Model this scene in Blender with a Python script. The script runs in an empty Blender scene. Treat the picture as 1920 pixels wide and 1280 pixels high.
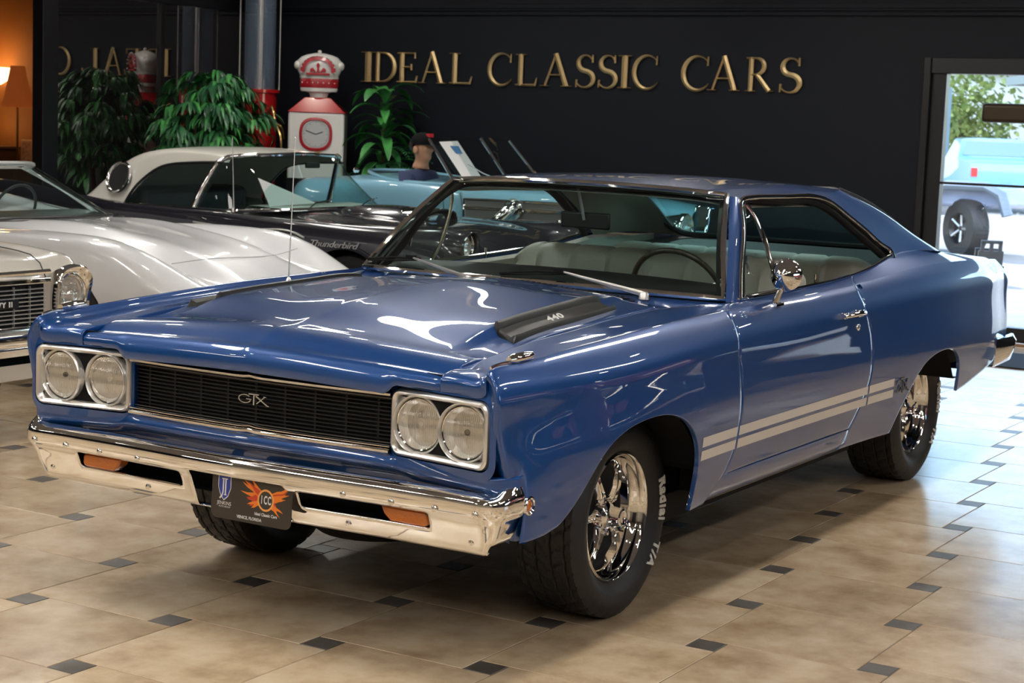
import bpy, bmesh, math, random
import numpy as np
from mathutils import Vector, Matrix
random.seed(7)
rnd = random.Random(11)
SC = bpy.context.scene
COL = SC.collection
# ---------------------------------------------------------------- camera, world, exposure
cam_d = bpy.data.cameras.new('camera')
cam = bpy.data.objects.new('camera', cam_d)
COL.objects.link(cam)
_R = Vector((0.8551, 0.5171, 0.0377)); _U = Vector((-0.0946, 0.0843, 0.9919)); _F = Vector((-0.5100, 0.8514, -0.1221))
_F.normalize(); _R = (_R - _R.dot(_F) * _F).normalized(); _U = _R.cross(_F)
cam.matrix_world = Matrix(((_R.x, _U.x, -_F.x, 3.353), (_R.y, _U.y, -_F.y, -5.0164), (_R.z, _U.z, -_F.z, 1.583), (0, 0, 0, 1)))
cam_d.sensor_width = 36.0
cam_d.lens = 3310.4 / 1920 * 36
cam_d.clip_end = 300
cam_d.dof.use_dof = True
cam_d.dof.focus_distance = 5.6
cam_d.dof.aperture_fstop = 9.0
SC.camera = cam
SC.view_settings.view_transform = 'Standard'
SC.view_settings.look = 'None'
SC.view_settings.exposure = 0.28
SC.view_settings.gamma = 1.0
SC.view_settings.use_curve_mapping = False
W = bpy.data.worlds.new('sky'); SC.world = W; W.use_nodes = True
nt = W.node_tree; nt.nodes.clear()
wo = nt.nodes.new('ShaderNodeOutputWorld'); bg = nt.nodes.new('ShaderNodeBackground')
sk = nt.nodes.new('ShaderNodeTexSky'); sk.sky_type = 'NISHITA'; sk.sun_disc = False
sk.sun_elevation = math.radians(48); sk.sun_rotation = math.radians(150)
bg.inputs['Strength'].default_value = 0.75
nt.links.new(sk.outputs[0], bg.inputs[0]); nt.links.new(bg.outputs[0], wo.inputs[0])
sun_d = bpy.data.lights.new('sun', 'SUN'); sun_d.energy = 5.5; sun_d.angle = 0.01; sun_d.color = (1, .95, .88)
sun = bpy.data.objects.new('sun', sun_d); COL.objects.link(sun)
sun.rotation_euler = (math.radians(42), 0, math.radians(250))

# ---------------------------------------------------------------- materials
MAT = {}
def mat(name, col=(.5, .5, .5), rough=.5, metal=0., coat=0., emit=None, es=0., trans=0., alpha=1., bump=None, noise=None, ior=1.5, spec=.5, coatr=.03, sheen=0):
    if name in MAT: return MAT[name]
    m = bpy.data.materials.new(name); m.use_nodes = True
    N = m.node_tree.nodes; L = m.node_tree.links; b = N['Principled BSDF']
    b.inputs['Base Color'].default_value = (*col, 1); b.inputs['Roughness'].default_value = rough
    b.inputs['Metallic'].default_value = metal; b.inputs['Coat Weight'].default_value = coat
    b.inputs['Coat Roughness'].default_value = coatr; b.inputs['IOR'].default_value = ior
    b.inputs['Specular IOR Level'].default_value = spec
    b.inputs['Transmission Weight'].default_value = trans; b.inputs['Alpha'].default_value = alpha
    if sheen: b.inputs['Sheen Weight'].default_value = sheen
    if emit: b.inputs['Emission Color'].default_value = (*emit, 1); b.inputs['Emission Strength'].default_value = es
    if noise:  # (scale, colour2, detail)
        tc = N.new('ShaderNodeTexCoord'); n = N.new('ShaderNodeTexNoise'); n.inputs['Scale'].default_value = noise[0]
        n.inputs['Detail'].default_value = noise[2] if len(noise) > 2 else 4
        r = N.new('ShaderNodeValToRGB'); r.color_ramp.elements[0].color = (*col, 1); r.color_ramp.elements[1].color = (*noise[1], 1)
        r.color_ramp.elements[0].position = .35; r.color_ramp.elements[1].position = .65
        L.new(tc.outputs['Object'], n.inputs['Vector']); L.new(n.outputs['Fac'], r.inputs[0]); L.new(r.outputs[0], b.inputs['Base Color'])
    if bump:   # (scale, strength)
        tc = N.new('ShaderNodeTexCoord'); n = N.new('ShaderNodeTexNoise'); n.inputs['Scale'].default_value = bump[0]; n.inputs['Detail'].default_value = 3
        bp = N.new('ShaderNodeBump'); bp.inputs['Strength'].default_value = bump[1]; bp.inputs['Distance'].default_value = .01
        L.new(tc.outputs['Object'], n.inputs['Vector']); L.new(n.outputs['Fac'], bp.inputs['Height']); L.new(bp.outputs[0], b.inputs['Normal'])
    MAT[name] = m
    return m
def glassmat(name, tint, refl=.06, rough=0., ior=1.45):
    """thin pane: tinted see-through plus mirror reflection by fresnel"""
    if name in MAT: return MAT[name]
    m = bpy.data.materials.new(name); m.use_nodes = True; N = m.node_tree.nodes; L = m.node_tree.links; N.clear()
    o = N.new('ShaderNodeOutputMaterial'); t = N.new('ShaderNodeBsdfTransparent'); g = N.new('ShaderNodeBsdfGlossy')
    t.inputs[0].default_value = (*tint, 1); g.inputs['Roughness'].default_value = rough
    lw = N.new('ShaderNodeLayerWeight'); lw.inputs[0].default_value = .5; pw_ = N.new('ShaderNodeMath'); pw_.operation = 'POWER'; pw_.inputs[1].default_value = 5
    f = N.new('ShaderNodeMath'); f.operation = 'MULTIPLY_ADD'; f0 = ((ior - 1) / (ior + 1)) ** 2; f.inputs[1].default_value = .9; f.inputs[2].default_value = f0 * 1.8; mx = N.new('ShaderNodeMixShader')
    L.new(lw.outputs['Facing'], pw_.inputs[0]); L.new(pw_.outputs[0], f.inputs[0])
    L.new(f.outputs[0], mx.inputs[0]); L.new(t.outputs[0], mx.inputs[1]); L.new(g.outputs[0], mx.inputs[2]); L.new(mx.outputs[0], o.inputs[0])
    MAT[name] = m; return m
PAINT = mat('blue_paint', (.0002, .053, .235), .36, .30, 1.0, noise=(900, (.0004, .070, .295), 2), coatr=.012)
PAINT.node_tree.nodes['Principled BSDF'].inputs['Coat IOR'].default_value = 1.65
CHROME = mat('chrome', (.86, .85, .83), .045, 1.)
SATIN = mat('satin_metal', (.80, .79, .77), .30, .85)
BLACKP = mat('black_paint', (.008, .008, .010), .35)
MBLACK = mat('matte_black', (.006, .006, .007), .7, spec=.2)
RUBBER = mat('tyre_rubber', (.014, .014, .015), .52, bump=(60, .15))
WHITE = mat('white_letter', (.75, .75, .73), .6)
GLASS = glassmat('windshield_glass', (.70, .84, .82))
VGLASS = glassmat('clear_glass', (.85, .9, .9))
LENS = mat('headlight_glass', (.95, .95, .93), .02, 0, 0, trans=1., ior=1.35)
REFL = mat('reflector', (.92, .90, .86), .30, .35, bump=(30, .5))
AMBER = mat('amber_lens', (.55, .14, .01), .15, coat=1, bump=(90, .3))
VINYL = mat('white_vinyl', (.55, .53, .46), .45, bump=(120, .12))
VINYLD = mat('vinyl_seam', (.2, .19, .17), .6)
DASH = mat('dash_black', (.012, .013, .014), .45, bump=(150, .2))
HEADL = mat('headliner', (.42, .40, .34), .8)
STRIPE = mat('white_stripe', (.72, .68, .64), .35, coat=.6)

# ---------------------------------------------------------------- mesh helpers
def mesh(name, V, F, m=None, parent=None, smooth=True, mats=None, mi=None):
    me = bpy.data.meshes.new(name)
    me.from_pydata([tuple(map(float, v)) for v in V], [], [tuple(f) for f in F])
    if smooth: me.shade_smooth()
    o = bpy.data.objects.new(name, me); COL.objects.link(o)
    if m: me.materials.append(m)
    if mats:
        for q in mats: me.materials.append(q)
        me.polygons.foreach_set('material_index', mi)
    if parent: o.parent = parent
    return o
class MB:
    """collects shapes into one mesh"""
    def __init__(s): s.V = []; s.F = []; s.M = []
    def add(s, V, F, mi=0):
        k = len(s.V); s.V += [tuple(map(float, v)) for v in V]; s.F += [tuple(i + k for i in f) for f in F]; s.M += [mi] * len(F); return s
    def box(s, a, b, mi=0, M=None):
        x0, y0, z0 = a; x1, y1, z1 = b
        V = [(x0, y0, z0), (x1, y0, z0), (x1, y1, z0), (x0, y1, z0), (x0, y0, z1), (x1, y0, z1), (x1, y1, z1), (x0, y1, z1)]
        if M is not None: V = [tuple(M @ Vector(v)) for v in V]
        return s.add(V, [(0, 3, 2, 1), (4, 5, 6, 7), (0, 1, 5, 4), (1, 2, 6, 5), (2, 3, 7, 6), (3, 0, 4, 7)], mi)
    def grid(s, P, mi=0, closeu=False, closev=False, flip=False):
        n = len(P); m = len(P[0]); V = [p for r in P for p in r]; F = []
        for i in range(n if closeu else n - 1):
            for j in range(m if closev else m - 1):
                a = i * m + j; b = i * m + (j + 1) % m; c = ((i + 1) % n) * m + (j + 1) % m; d = ((i + 1) % n) * m + j
                F.append((a, d, c, b) if flip else (a, b, c, d))
        return s.add(V, F, mi)
    def tube(s, P, r, seg=8, mi=0, cap=True, sx=1., sy=1., up=None, closed=False):
        P = [Vector(p) for p in P]; n = len(P); R = r if hasattr(r, '__len__') else [r] * n; G = []
        ref = Vector(up) if up else None; prev = None
        for i in range(n):
            if closed: t = P[(i + 1) % n] - P[i - 1]
            else: t = P[min(i + 1, n - 1)] - P[max(i - 1, 0)]
            t.normalize()
            if ref is not None: a = ref - ref.dot(t) * t
            elif prev is None:
                a = Vector((0, 0, 1)) if abs(t.z) < .9 else Vector((1, 0, 0)); a = a - a.dot(t) * t
            else: a = prev - prev.dot(t) * t
            a.normalize(); prev = a; b = t.cross(a)
            G.append([P[i] + R[i] * (math.cos(k * 2 * math.pi / seg) * a * sy + math.sin(k * 2 * math.pi / seg) * b * sx) for k in range(seg)])
        s.grid(G, mi, closeu=closed, closev=True)
        if cap and not closed:
            k = len(s.V); s.add(G[0], [tuple(range(seg))], mi); s.add(G[-1], [tuple(range(seg))[::-1]], mi)
        return s
    def lathe(s, prof, seg=32, axis='z', c=(0, 0, 0), mi=0, a0=0, a1=2 * math.pi, flip=False):
        """prof: (radius, height along axis)"""
        G = []; full = abs(a1 - a0 - 2 * math.pi) < 1e-6; n = seg if full else seg + 1
        for k in range(n):
            a = a0 + (a1 - a0) * k / seg; ca, sa = math.cos(a), math.sin(a); row = []
            for r, h in prof:
                if axis == 'z': p = (c[0] + r * ca, c[1] + r * sa, c[2] + h)
                elif axis == 'x': p = (c[0] + h, c[1] + r * ca, c[2] + r * sa)
                else: p = (c[0] + r * sa, c[1] + h, c[2] + r * ca)
                row.append(p)
            G.append(row)
        return s.grid(G, mi, closeu=full, flip=flip)
    def prism(s, poly, y0, y1, mi=0, M=None, ax='y'):
        """poly in (a,b); extruded along third axis"""
        def f(a, b, h): return {'y': (a, h, b), 'x': (h, a, b), 'z': (a, b, h)}[ax]
        V = [f(a, b, y0) for a, b in poly] + [f(a, b, y1) for a, b in poly]
        if M is not None: V = [tuple(M @ Vector(v)) for v in V]
        n = len(poly)
        F = [tuple(range(n)), tuple(range(2 * n - 1, n - 1, -1))] + [(i, i + n, (i + 1) % n + n, (i + 1) % n) for i in range(n)]
        return s.add(V, F, mi)
    def build(s, name, m, parent=None, smooth=True, bevel=0, angle=40, label=None):
        ms = m if isinstance(m, (list, tuple)) else [m]
        o = mesh(name, s.V, s.F, None, parent, False, ms, s.M)
        bm = bmesh.new(); bm.from_mesh(o.data); bmesh.ops.remove_doubles(bm, verts=bm.verts, dist=1e-5)
        bmesh.ops.recalc_face_normals(bm, faces=bm.faces); bm.to_mesh(o.data); bm.free()
        if smooth:
            o.data.shade_smooth()
            try: o.data.set_sharp_from_angle(angle=math.radians(angle))
            except Exception: pass
        if bevel:
            b = o.modifiers.new('bevel', 'BEVEL'); b.width = bevel; b.segments = 2; b.limit_method = 'ANGLE'; b.angle_limit = math.radians(40)
        if label: o['label'] = label
        return o
def solid(o, th, off=-1):
    m = o.modifiers.new('solid', 'SOLIDIFY'); m.thickness = th; m.offset = off; m.use_even_offset = False; return o
def thing(name, label, cat, loc=(0, 0, 0), rz=0, group=None):
    o = bpy.data.objects.new(name, None); COL.objects.link(o); o.empty_display_size = .1
    o.location = loc; o.rotation_euler = (0, 0, rz); return tag(o, label, cat, group)
def tag(o, label, cat, group=None):
    o['label'] = label; o['category'] = cat
    if group: o['group'] = group
    return o
def struct(o): o['kind'] = 'structure'; return o
def mirror_dup(o, name=None):
    c = o.copy(); c.data = o.data.copy(); COL.objects.link(c)
    me = c.data
    for v in me.vertices: v.co.x *= -1
    me.flip_normals()
    c.parent = o.parent
    return c
def mtree(o, parent):
    """mirror copy (x -> -x) of an object and its children"""
    c = mirror_dup(o); c.parent = parent
    for ch in [q for q in COL.objects if q.parent == o and not q.get('skip')]: mtree(ch, c)
    return c
def nat(ts, P, t):
    """natural cubic spline; P (n,k), t (m,)"""
    ts = np.asarray(ts, float); P = np.asarray(P, float); t = np.asarray(t, float); n = len(ts)
    if P.ndim == 1: P = P[:, None]; sq = True
    else: sq = False
    h = np.diff(ts); A = np.zeros((n, n)); B = np.zeros((n, P.shape[1])); A[0, 0] = A[-1, -1] = 1
    for i in range(1, n - 1):
        A[i, i - 1] = h[i - 1]; A[i, i] = 2 * (h[i - 1] + h[i]); A[i, i + 1] = h[i]
        B[i] = 6 * ((P[i + 1] - P[i]) / h[i] - (P[i] - P[i - 1]) / h[i - 1])
    M = np.linalg.solve(A, B); k = np.clip(np.searchsorted(ts, t) - 1, 0, n - 2); dt = t - ts[k]; hk = h[k]
    a = ((ts[k + 1] - t) ** 3 / (6 * hk))[:, None] * M[k] + (dt ** 3 / (6 * hk))[:, None] * M[k + 1]
    a += (P[k] / hk[:, None] - M[k] * hk[:, None] / 6) * (ts[k + 1] - t)[:, None] + (P[k + 1] / hk[:, None] - M[k + 1] * hk[:, None] / 6) * dt[:, None]
    return a[:, 0] if sq else a
def curve(pts, n, closed=False):
    """smooth polyline through pts by chord length"""
    P = np.array(pts, float)
    d = np.r_[0, np.cumsum(np.linalg.norm(np.diff(P, axis=0), axis=1))]
    return nat(d, P, np.linspace(0, d[-1], n))
def text_mesh(s, size, ext=0., bold=False, align='CENTER', spacing=1., bev=0.):
    """flat/extruded text as (verts, faces) in its own XY plane"""
    cu = bpy.data.curves.new('t', 'FONT'); cu.body = s; cu.size = size; cu.extrude = ext; cu.align_x = align; cu.align_y = 'CENTER'
    cu.space_character = spacing; cu.resolution_u = 6; cu.bevel_depth = bev
    if bold: cu.offset = size * (.028 if bold is True else bold)
    ob = bpy.data.objects.new('t', cu); COL.objects.link(ob)
    dg = bpy.context.evaluated_depsgraph_get(); dg.update()
    me = bpy.data.meshes.new_from_object(ob.evaluated_get(dg))
    V = [tuple(v.co) for v in me.vertices]; F = [tuple(p.vertices) for p in me.polygons]
    bpy.data.objects.remove(ob); bpy.data.curves.remove(cu); bpy.data.meshes.remove(me)
    return V, F
def copy_tree(o, parent=None):
    c = o.copy(); COL.objects.link(c); c.parent = parent
    for ch in [q for q in COL.objects if q.parent == o]: copy_tree(ch, c)
    return c
# ================================================================ ROOM
WY = 8.87          # back wall plane
LX = -7.95         # left partition plane
RX, FY, CZ = 8.5, -9.5, 3.35
NAVY = mat('navy_wall', (.0042, .0058, .0108), .6, spec=.25, bump=(90, .08))
TRIMB = mat('black_trim', (.006, .006, .008), .35)
CEIL = mat('ceiling_paint', (.22, .22, .225), .8, noise=(2, (.19, .19, .2)))
DARKW = mat('dark_wall', (.05, .05, .06), .7)
BEIGE = mat('beige_wall', (.34, .28, .21), .7)
FRONTW = mat('front_wall', (.40, .36, .30), .7)
# floor : hopscotch tiles, large stone tiles with small slate inserts
def tile_mat(name, c1, c2, c3, rough):
    m = bpy.data.materials.new(name); m.use_nodes = True; N = m.node_tree.nodes; L = m.node_tree.links; b = N['Principled BSDF']
    tc = N.new('ShaderNodeTexCoord'); g = N.new('ShaderNodeNewGeometry')
    n1 = N.new('ShaderNodeTexNoise'); n1.inputs['Scale'].default_value = 4.2; n1.inputs['Detail'].default_value = 7; n1.inputs['Roughness'].default_value = .62
    n1.noise_dimensions = '4D'
    mm = N.new('ShaderNodeMath'); mm.operation = 'MULTIPLY'; mm.inputs[1].default_value = 60
    L.new(g.outputs['Random Per Island'], mm.inputs[0]); L.new(mm.outputs[0], n1.inputs['W']); L.new(tc.outputs['Object'], n1.inputs['Vector'])
    r = N.new('ShaderNodeValToRGB'); e = r.color_ramp.elements; e[0].position = .32; e[0].color = (*c1, 1); e[1].position = .68; e[1].color = (*c3, 1)
    k = r.color_ramp.elements.new(.5); k.color = (*c2, 1)
    L.new(n1.outputs['Fac'], r.inputs[0])
    hs = N.new('ShaderNodeHueSaturation'); mr = N.new('ShaderNodeMapRange'); mr.inputs[3].default_value = .9; mr.inputs[4].default_value = 1.1
    L.new(g.outputs['Random Per Island'], mr.inputs[0]); L.new(mr.outputs[0], hs.inputs['Value']); L.new(r.outputs[0], hs.inputs['Color']); L.new(hs.outputs[0], b.inputs['Base Color'])
    n2 = N.new('ShaderNodeTexNoise'); n2.inputs['Scale'].default_value = 18; n2.inputs['Detail'].default_value = 5
    L.new(tc.outputs['Object'], n2.inputs['Vector'])
    mr2 = N.new('ShaderNodeMapRange'); mr2.inputs[3].default_value = rough - .015; mr2.inputs[4].default_value = rough + .03
    L.new(n2.outputs['Fac'], mr2.inputs[0]); L.new(mr2.outputs[0], b.inputs['Roughness'])
    bp = N.new('ShaderNodeBump'); bp.inputs['Strength'].default_value = .02; bp.inputs['Distance'].default_value = .01
    L.new(n2.outputs['Fac'], bp.inputs['Height']); L.new(bp.outputs[0], b.inputs['Normal'])
    return m
STONE = tile_mat('stone_tile', (.40, .275, .165), (.58, .44, .29), (.70, .57, .41), .20)
SLATE = tile_mat('slate_insert', (.075, .065, .055), (.115, .10, .088), (.16, .145, .13), .36)
GROUT = mat('grout', (.17, .12, .085), .8)
fl = MB(); TA, TB = .5215, .1000
def tile(x0, y0, s, mi, g=.0022, h=.0018):
    a, b, c, d = x0 + g, y0 + g, x0 + s - g, y0 + s - g; e = .0015
    top = [(a + e, b + e, 0), (c - e, b + e, 0), (c - e, d - e, 0), (a + e, d - e, 0)]; bot = [(a, b, -h), (c, b, -h), (c, d, -h), (a, d, -h)]
    fl.add(top + bot, [(0, 1, 2, 3)] + [(4 + k, 4 + (k + 1) % 4, (k + 1) % 4, k) for k in range(4)], mi)
OX, OY = -.927 - TB / 2, -.5073 - TB / 2
for i in range(-40, 40):
    for j in range(-40, 40):
        sx, sy = OX + i * TA - j * TB, OY + i * TB + j * TA
        if not (-13 < sx < RX and FY - .4 < sy < WY): continue
        tile(sx, sy, TB, 1)
        tile(sx - TA, sy, TA, 0)
fl.add([(-13.5, FY - .5, -.0018), (RX + .5, FY - .5, -.0018), (RX + .5, WY + .25, -.0018), (-13.5, WY + .25, -.0018)], [(0, 1, 2, 3)], 2)
fl.box((-13.5, FY - .5, -.12), (RX + .5, WY + .25, -.002), 2)
o = mesh('floor', fl.V, fl.F, None, None, False, [STONE, SLATE, GROUT], fl.M); struct(o)
# back wall with window opening(s)
WX0, WX1, WZ1 = -1.225, 1.62, 2.233
b = MB(); b.box((-13, WY, 0), (WX0, WY + .2, CZ)); b.box((WX0, WY, WZ1), (WX1, WY + .2, CZ)); b.box((WX1, WY, 0), (RX, WY + .2, CZ))
struct(b.build('wall_back', NAVY, smooth=False))
t = MB()
for z, d in ((2.612, .018), (2.572, .026)): t.box((LX, WY - d, z - .012), (RX, WY, z + .014))
t.box((LX, WY - .03, 2.62), (RX, WY, 2.66)); struct(t.build('trim_1', NAVY, smooth=False, bevel=.004))
b = MB(); b.box((LX, WY - .018, 0), (WX0 - .05, WY, .14)); struct(b.build('baseboard_back', TRIMB, smooth=False, bevel=.004))
b = MB(); b.box((-13.5, FY - .5, CZ), (RX + .5, WY + .2, CZ + .1)); struct(b.build('ceiling', CEIL, smooth=False))
# window in the back wall: deep black jamb, frame, muntin bar
w = MB(); jx = -1.05
w.box((WX0, WY - .02, 0), (WX0 + .055, WY + .2, WZ1)); w.box((WX0 + .055, WY + .03, 0), (jx, WY + .13, WZ1)); w.box((WX1 - .08, WY - .02, 0), (WX1, WY + .2, WZ1))
w.box((WX0 + .055, WY + .0, 2.11), (WX1 - .08, WY + .15, WZ1)); w.box((jx, WY + .03, 0.02), (WX1 - .08, WY + .13, .135)); w.box((jx, WY + .05, 1.236), (WX1 - .08, WY + .085, 1.256))
o = w.build('window_1', TRIMB, smooth=False, bevel=.004); struct(o)
g = MB(); g.box((jx, WY + .064, .135), (WX1 - .08, WY + .070, 2.11)); g.build('window_pane', glassmat('window_glass', (.93, .98, .99)), o, smooth=False)
b = MB(); b.box((WX0 + .055, WY - .05, 0), (WX1, WY + .03, .018)); struct(b.build('trim_2', mat('door_sill', (.25, .14, .08), .4, .4), smooth=False, bevel=.003))
# other walls (behind the camera and to its right) with glazed openings
ry0, ry1, rz0, rz1 = .2, 3.8, .9, 2.3
b = MB(); b.box((RX, FY, 0), (RX + .2, ry0, CZ)); b.box((RX, ry1, 0), (RX + .2, WY + .2, CZ)); b.box((RX, ry0, rz1), (RX + .2, ry1, CZ)); b.box((RX, ry0, 0), (RX + .2, ry1, rz0))
struct(b.build('wall_right', DARKW, smooth=False))
w = MB()
for k in range(8): y = ry0 + (ry1 - ry0) * k / 7; w.box((RX + .05, y - .04, rz0), (RX + .12, y + .04, rz1))
for k in range(5): z = rz0 + (rz1 - rz0) * k / 4; w.box((RX + .05, ry0, z - .035), (RX + .12, ry1, z + .035))
struct(w.build('window_2', TRIMB, smooth=False))
b = MB(); b.box((-13.5, FY - .2, 0), (RX + .2, FY, CZ)); struct(b.build('wall_front', FRONTW, smooth=False))
b = MB(); b.box((-13.7, FY - .2, 0), (-13.5, WY + .2, CZ)); struct(b.build('wall_far_left', BEIGE, smooth=False))
# left partition: dark reflecting glass in a black frame, then the opening into the lamp room
DG = bpy.data.materials.new('dark_mirror_glass'); DG.use_nodes = True
N = DG.node_tree.nodes; L = DG.node_tree.links; N.clear(); o_ = N.new('ShaderNodeOutputMaterial'); g1 = N.new('ShaderNodeBsdfGlossy'); g1.inputs[0].default_value = (.42, .40, .40, 1); g1.inputs[1].default_value = .012
d1 = N.new('ShaderNodeBsdfDiffuse'); d1.inputs[0].default_value = (.05, .045, .045, 1); mx = N.new('ShaderNodeMixShader'); mx.inputs[0].default_value = .9
L.new(d1.outputs[0], mx.inputs[1]); L.new(g1.outputs[0], mx.inputs[2]); L.new(mx.outputs[0], o_.inputs[0])
b = MB(); b.box((LX - .06, 5.92, 0), (LX, WY, .5)); b.box((LX - .06, 5.92, 2.66), (LX, WY, CZ)); struct(b.build('wall_left', NAVY, smooth=False))
w = MB(); w.box((LX - .09, 5.88, 0), (LX + .035, 6.06, CZ)); w.box((LX - .03, 7.34, .5), (LX + .025, 7.40, 2.66)); w.box((LX - .03, 8.78, .5), (LX + .025, WY, 2.66)); w.box((LX - .05, 6.06, 2.56), (LX + .03, WY, 2.66)); w.box((LX - .05, 6.06, .46), (LX + .03, WY, .52))
o = w.build('window_3', TRIMB, smooth=False, bevel=.004); struct(o)
g = MB(); g.box((LX - .02, 6.05, .5), (LX, WY - .05, 2.58)); g.build('window_pane', DG, o, smooth=False)
b = MB(); b.box((LX - .06, 5.3, 2.9), (LX, 5.9, CZ)); b.box((LX - .06, FY, 0), (LX, 1.2, CZ)); b.box((LX - .06, 1.2, 2.9), (LX, 5.3, CZ)); struct(b.build('wall_left_near', NAVY, smooth=False))
ORANGE = mat('ochre_wall', (.27, .095, .016), .7, noise=(1.5, (.21, .075, .012)))
b = MB(); b.box((-13.5, WY - .12, 0), (LX - .06, WY, CZ)); struct(b.build('wall_lamp_room', ORANGE, smooth=False))
# lights in the ceiling
PANEL = mat('light_panel', (.9, .9, .9), .5, emit=(1.0, .96, .90), es=22.0)
CANM = mat('downlight_glow', (.9, .9, .9), .5, emit=(1.0, .93, .80), es=90.0)
FIX = mat('fixture_white', (.6, .6, .6), .5)
def troffer(x, y, w, l, lab):
    t_ = thing('ceiling_light', lab, 'ceiling light', (x, y, CZ), 0, 'ceiling light panels')
    f = MB(); f.box((-w / 2 - .03, -l / 2 - .03, -.035), (w / 2 + .03, -l / 2, 0)); f.box((-w / 2 - .03, l / 2, -.035), (w / 2 + .03, l / 2 + .03, 0)); f.box((-w / 2 - .03, -l / 2, -.035), (-w / 2, l / 2, 0)); f.box((w / 2, -l / 2, -.035), (w / 2 + .03, l / 2, 0))
    f.build('frame', FIX, t_, smooth=False)
    p = MB(); p.box((-w / 2, -l / 2, -.02), (w / 2, l / 2, -.006)); p.build('diffuser', PANEL, t_, smooth=False)
for x in (-5.6, -2.2, 1.3, 4.8):
    for y in (-6.5, -3.9, -1.3, 3.4, 6.4):
        troffer(x, y, .3, 1.5, 'long white ceiling light panel')
def can(x, y):
    t_ = thing('downlight', 'small round recessed ceiling downlight', 'ceiling light', (x, y, CZ), 0, 'round downlights')
    f = MB(); f.lathe([(.075, 0), (.095, -.004), (.1, -.012), (.085, -.016), (.075, -.01)], 20); f.build('frame', FIX, t_)
    p = MB(); p.lathe([(0.0005, -.008), (.074, -.008)], 20); p.build('bulb', CANM, t_)
for x in (-6.8, -3.9, -.5, 3.1, 6.3):
    for y in (-4.8, -1.5, 1.8, 4.9, 7.9): can(x, y)
# mat by the door
b = MB(); b.box((-1.35, 7.42, .001), (1.6, 8.3, .012)); o = b.build('door_mat', mat('mat_black', (.012, .014, .017), .85, bump=(200, .5)), smooth=False, bevel=.003); tag(o, 'black rectangular mat on the tiles below the bright window', 'door mat')
# ================================================================ BLUE MUSCLE CAR  (x = its left, y = rearward, origin on the floor under the front axle)
CAR = thing('muscle_car', 'shiny metallic blue two-door muscle car with white side stripes, nearest the camera', 'car')
# ---- body side + shoulder surface: rows (v) x stations (t)
ST = [-1.02, -.99, -.96, -.93, -.85, -.6, -.3, 0, .4, .8, 1.2, 1.6, 2.0, 2.3, 2.6, 3.0, 3.4, 3.8, 4.08, 4.17, 4.2]
FR = [0, .13, .34, .58, .80, .95]                        # fraction of crest height, rows below the crest
yT = {-1.02: .003, -.99: 0, -.96: .005, -.93: .028}      # nose stations, offset behind the nose edge
NY = [-.80, -.83, -.872, -.935, -.968, -.972, -.968, -.966, -.956, -.940]   # nose edge y for the 10 rows
zc_ = nat([-1.02, -.9, -.6, 0, .5, 1.0, 1.5, 2.0, 2.5, 3.0, 3.6, 4.1, 4.3], [.895, .905, .920, .948, .958, .962, .968, .978, .995, .998, .985, .965, .957], ST)
xs_ = [  # x at y stations for rows below crest, crest
    #  -.93  -.85  -.6   -.3    0    .4    .8   1.2   1.6   2.0  2.3  2.6   3.0   3.4  3.8  4.08 4.17 4.2
    [.880, .895, .930, .945, .940, .912, .905, .905, .908, .925, .945, .950, .935, .915, .885, .845, .82, .80],
    [.892, .905, .938, .955, .952, .935, .930, .930, .932, .945, .958, .962, .950, .930, .898, .858, .835, .81],
    [.902, .914, .945, .964, .966, .957, .953, .953, .955, .960, .968, .970, .960, .940, .908, .868, .845, .82],
    [.902, .914, .945, .964, .967, .962, .958, .957, .958, .962, .967, .968, .958, .938, .906, .868, .845, .82],
    [.897, .908, .932, .950, .955, .951, .947, .946, .946, .948, .951, .951, .941, .921, .892, .858, .837, .81],
    [.889, .898, .912, .921, .925, .924, .921, .920, .920, .920, .919, .916, .906, .888, .864, .834, .815, .79],
    [.870, .877, .885, .890, .893, .893, .893, .892, .890, .888, .884, .878, .866, .850, .828, .800, .782, .76]]
inn = {'x': nat([-1.02, -.93, -.5, 0, .40, .60, .80, 1.2, 1.6, 2.0, 2.3, 2.54, 2.9, 3.3, 3.45, 3.8, 4.2], [.684, .684, .678, .668, .660, .735, .800, .802, .801, .797, .787, .770, .772, .755, .745, .735, .72], ST),
       'z': nat([-1.02, -.93, -.75, -.5, -.1, .3, .60, .80, 1.2, 1.6, 2.0, 2.3, 2.54, 2.9, 3.3, 3.6, 3.9, 4.2], [.880, .886, .902, .927, .950, .966, .976, .984, .987, .995, .012 + 1.0, 1.040, 1.070, 1.078, 1.052, 1.028, 1.005, .985], ST)}
VR = [-1 + f for f in FR] + [0, .14, .55, 1.0]
CT = np.zeros((len(ST), 10, 3))
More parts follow.
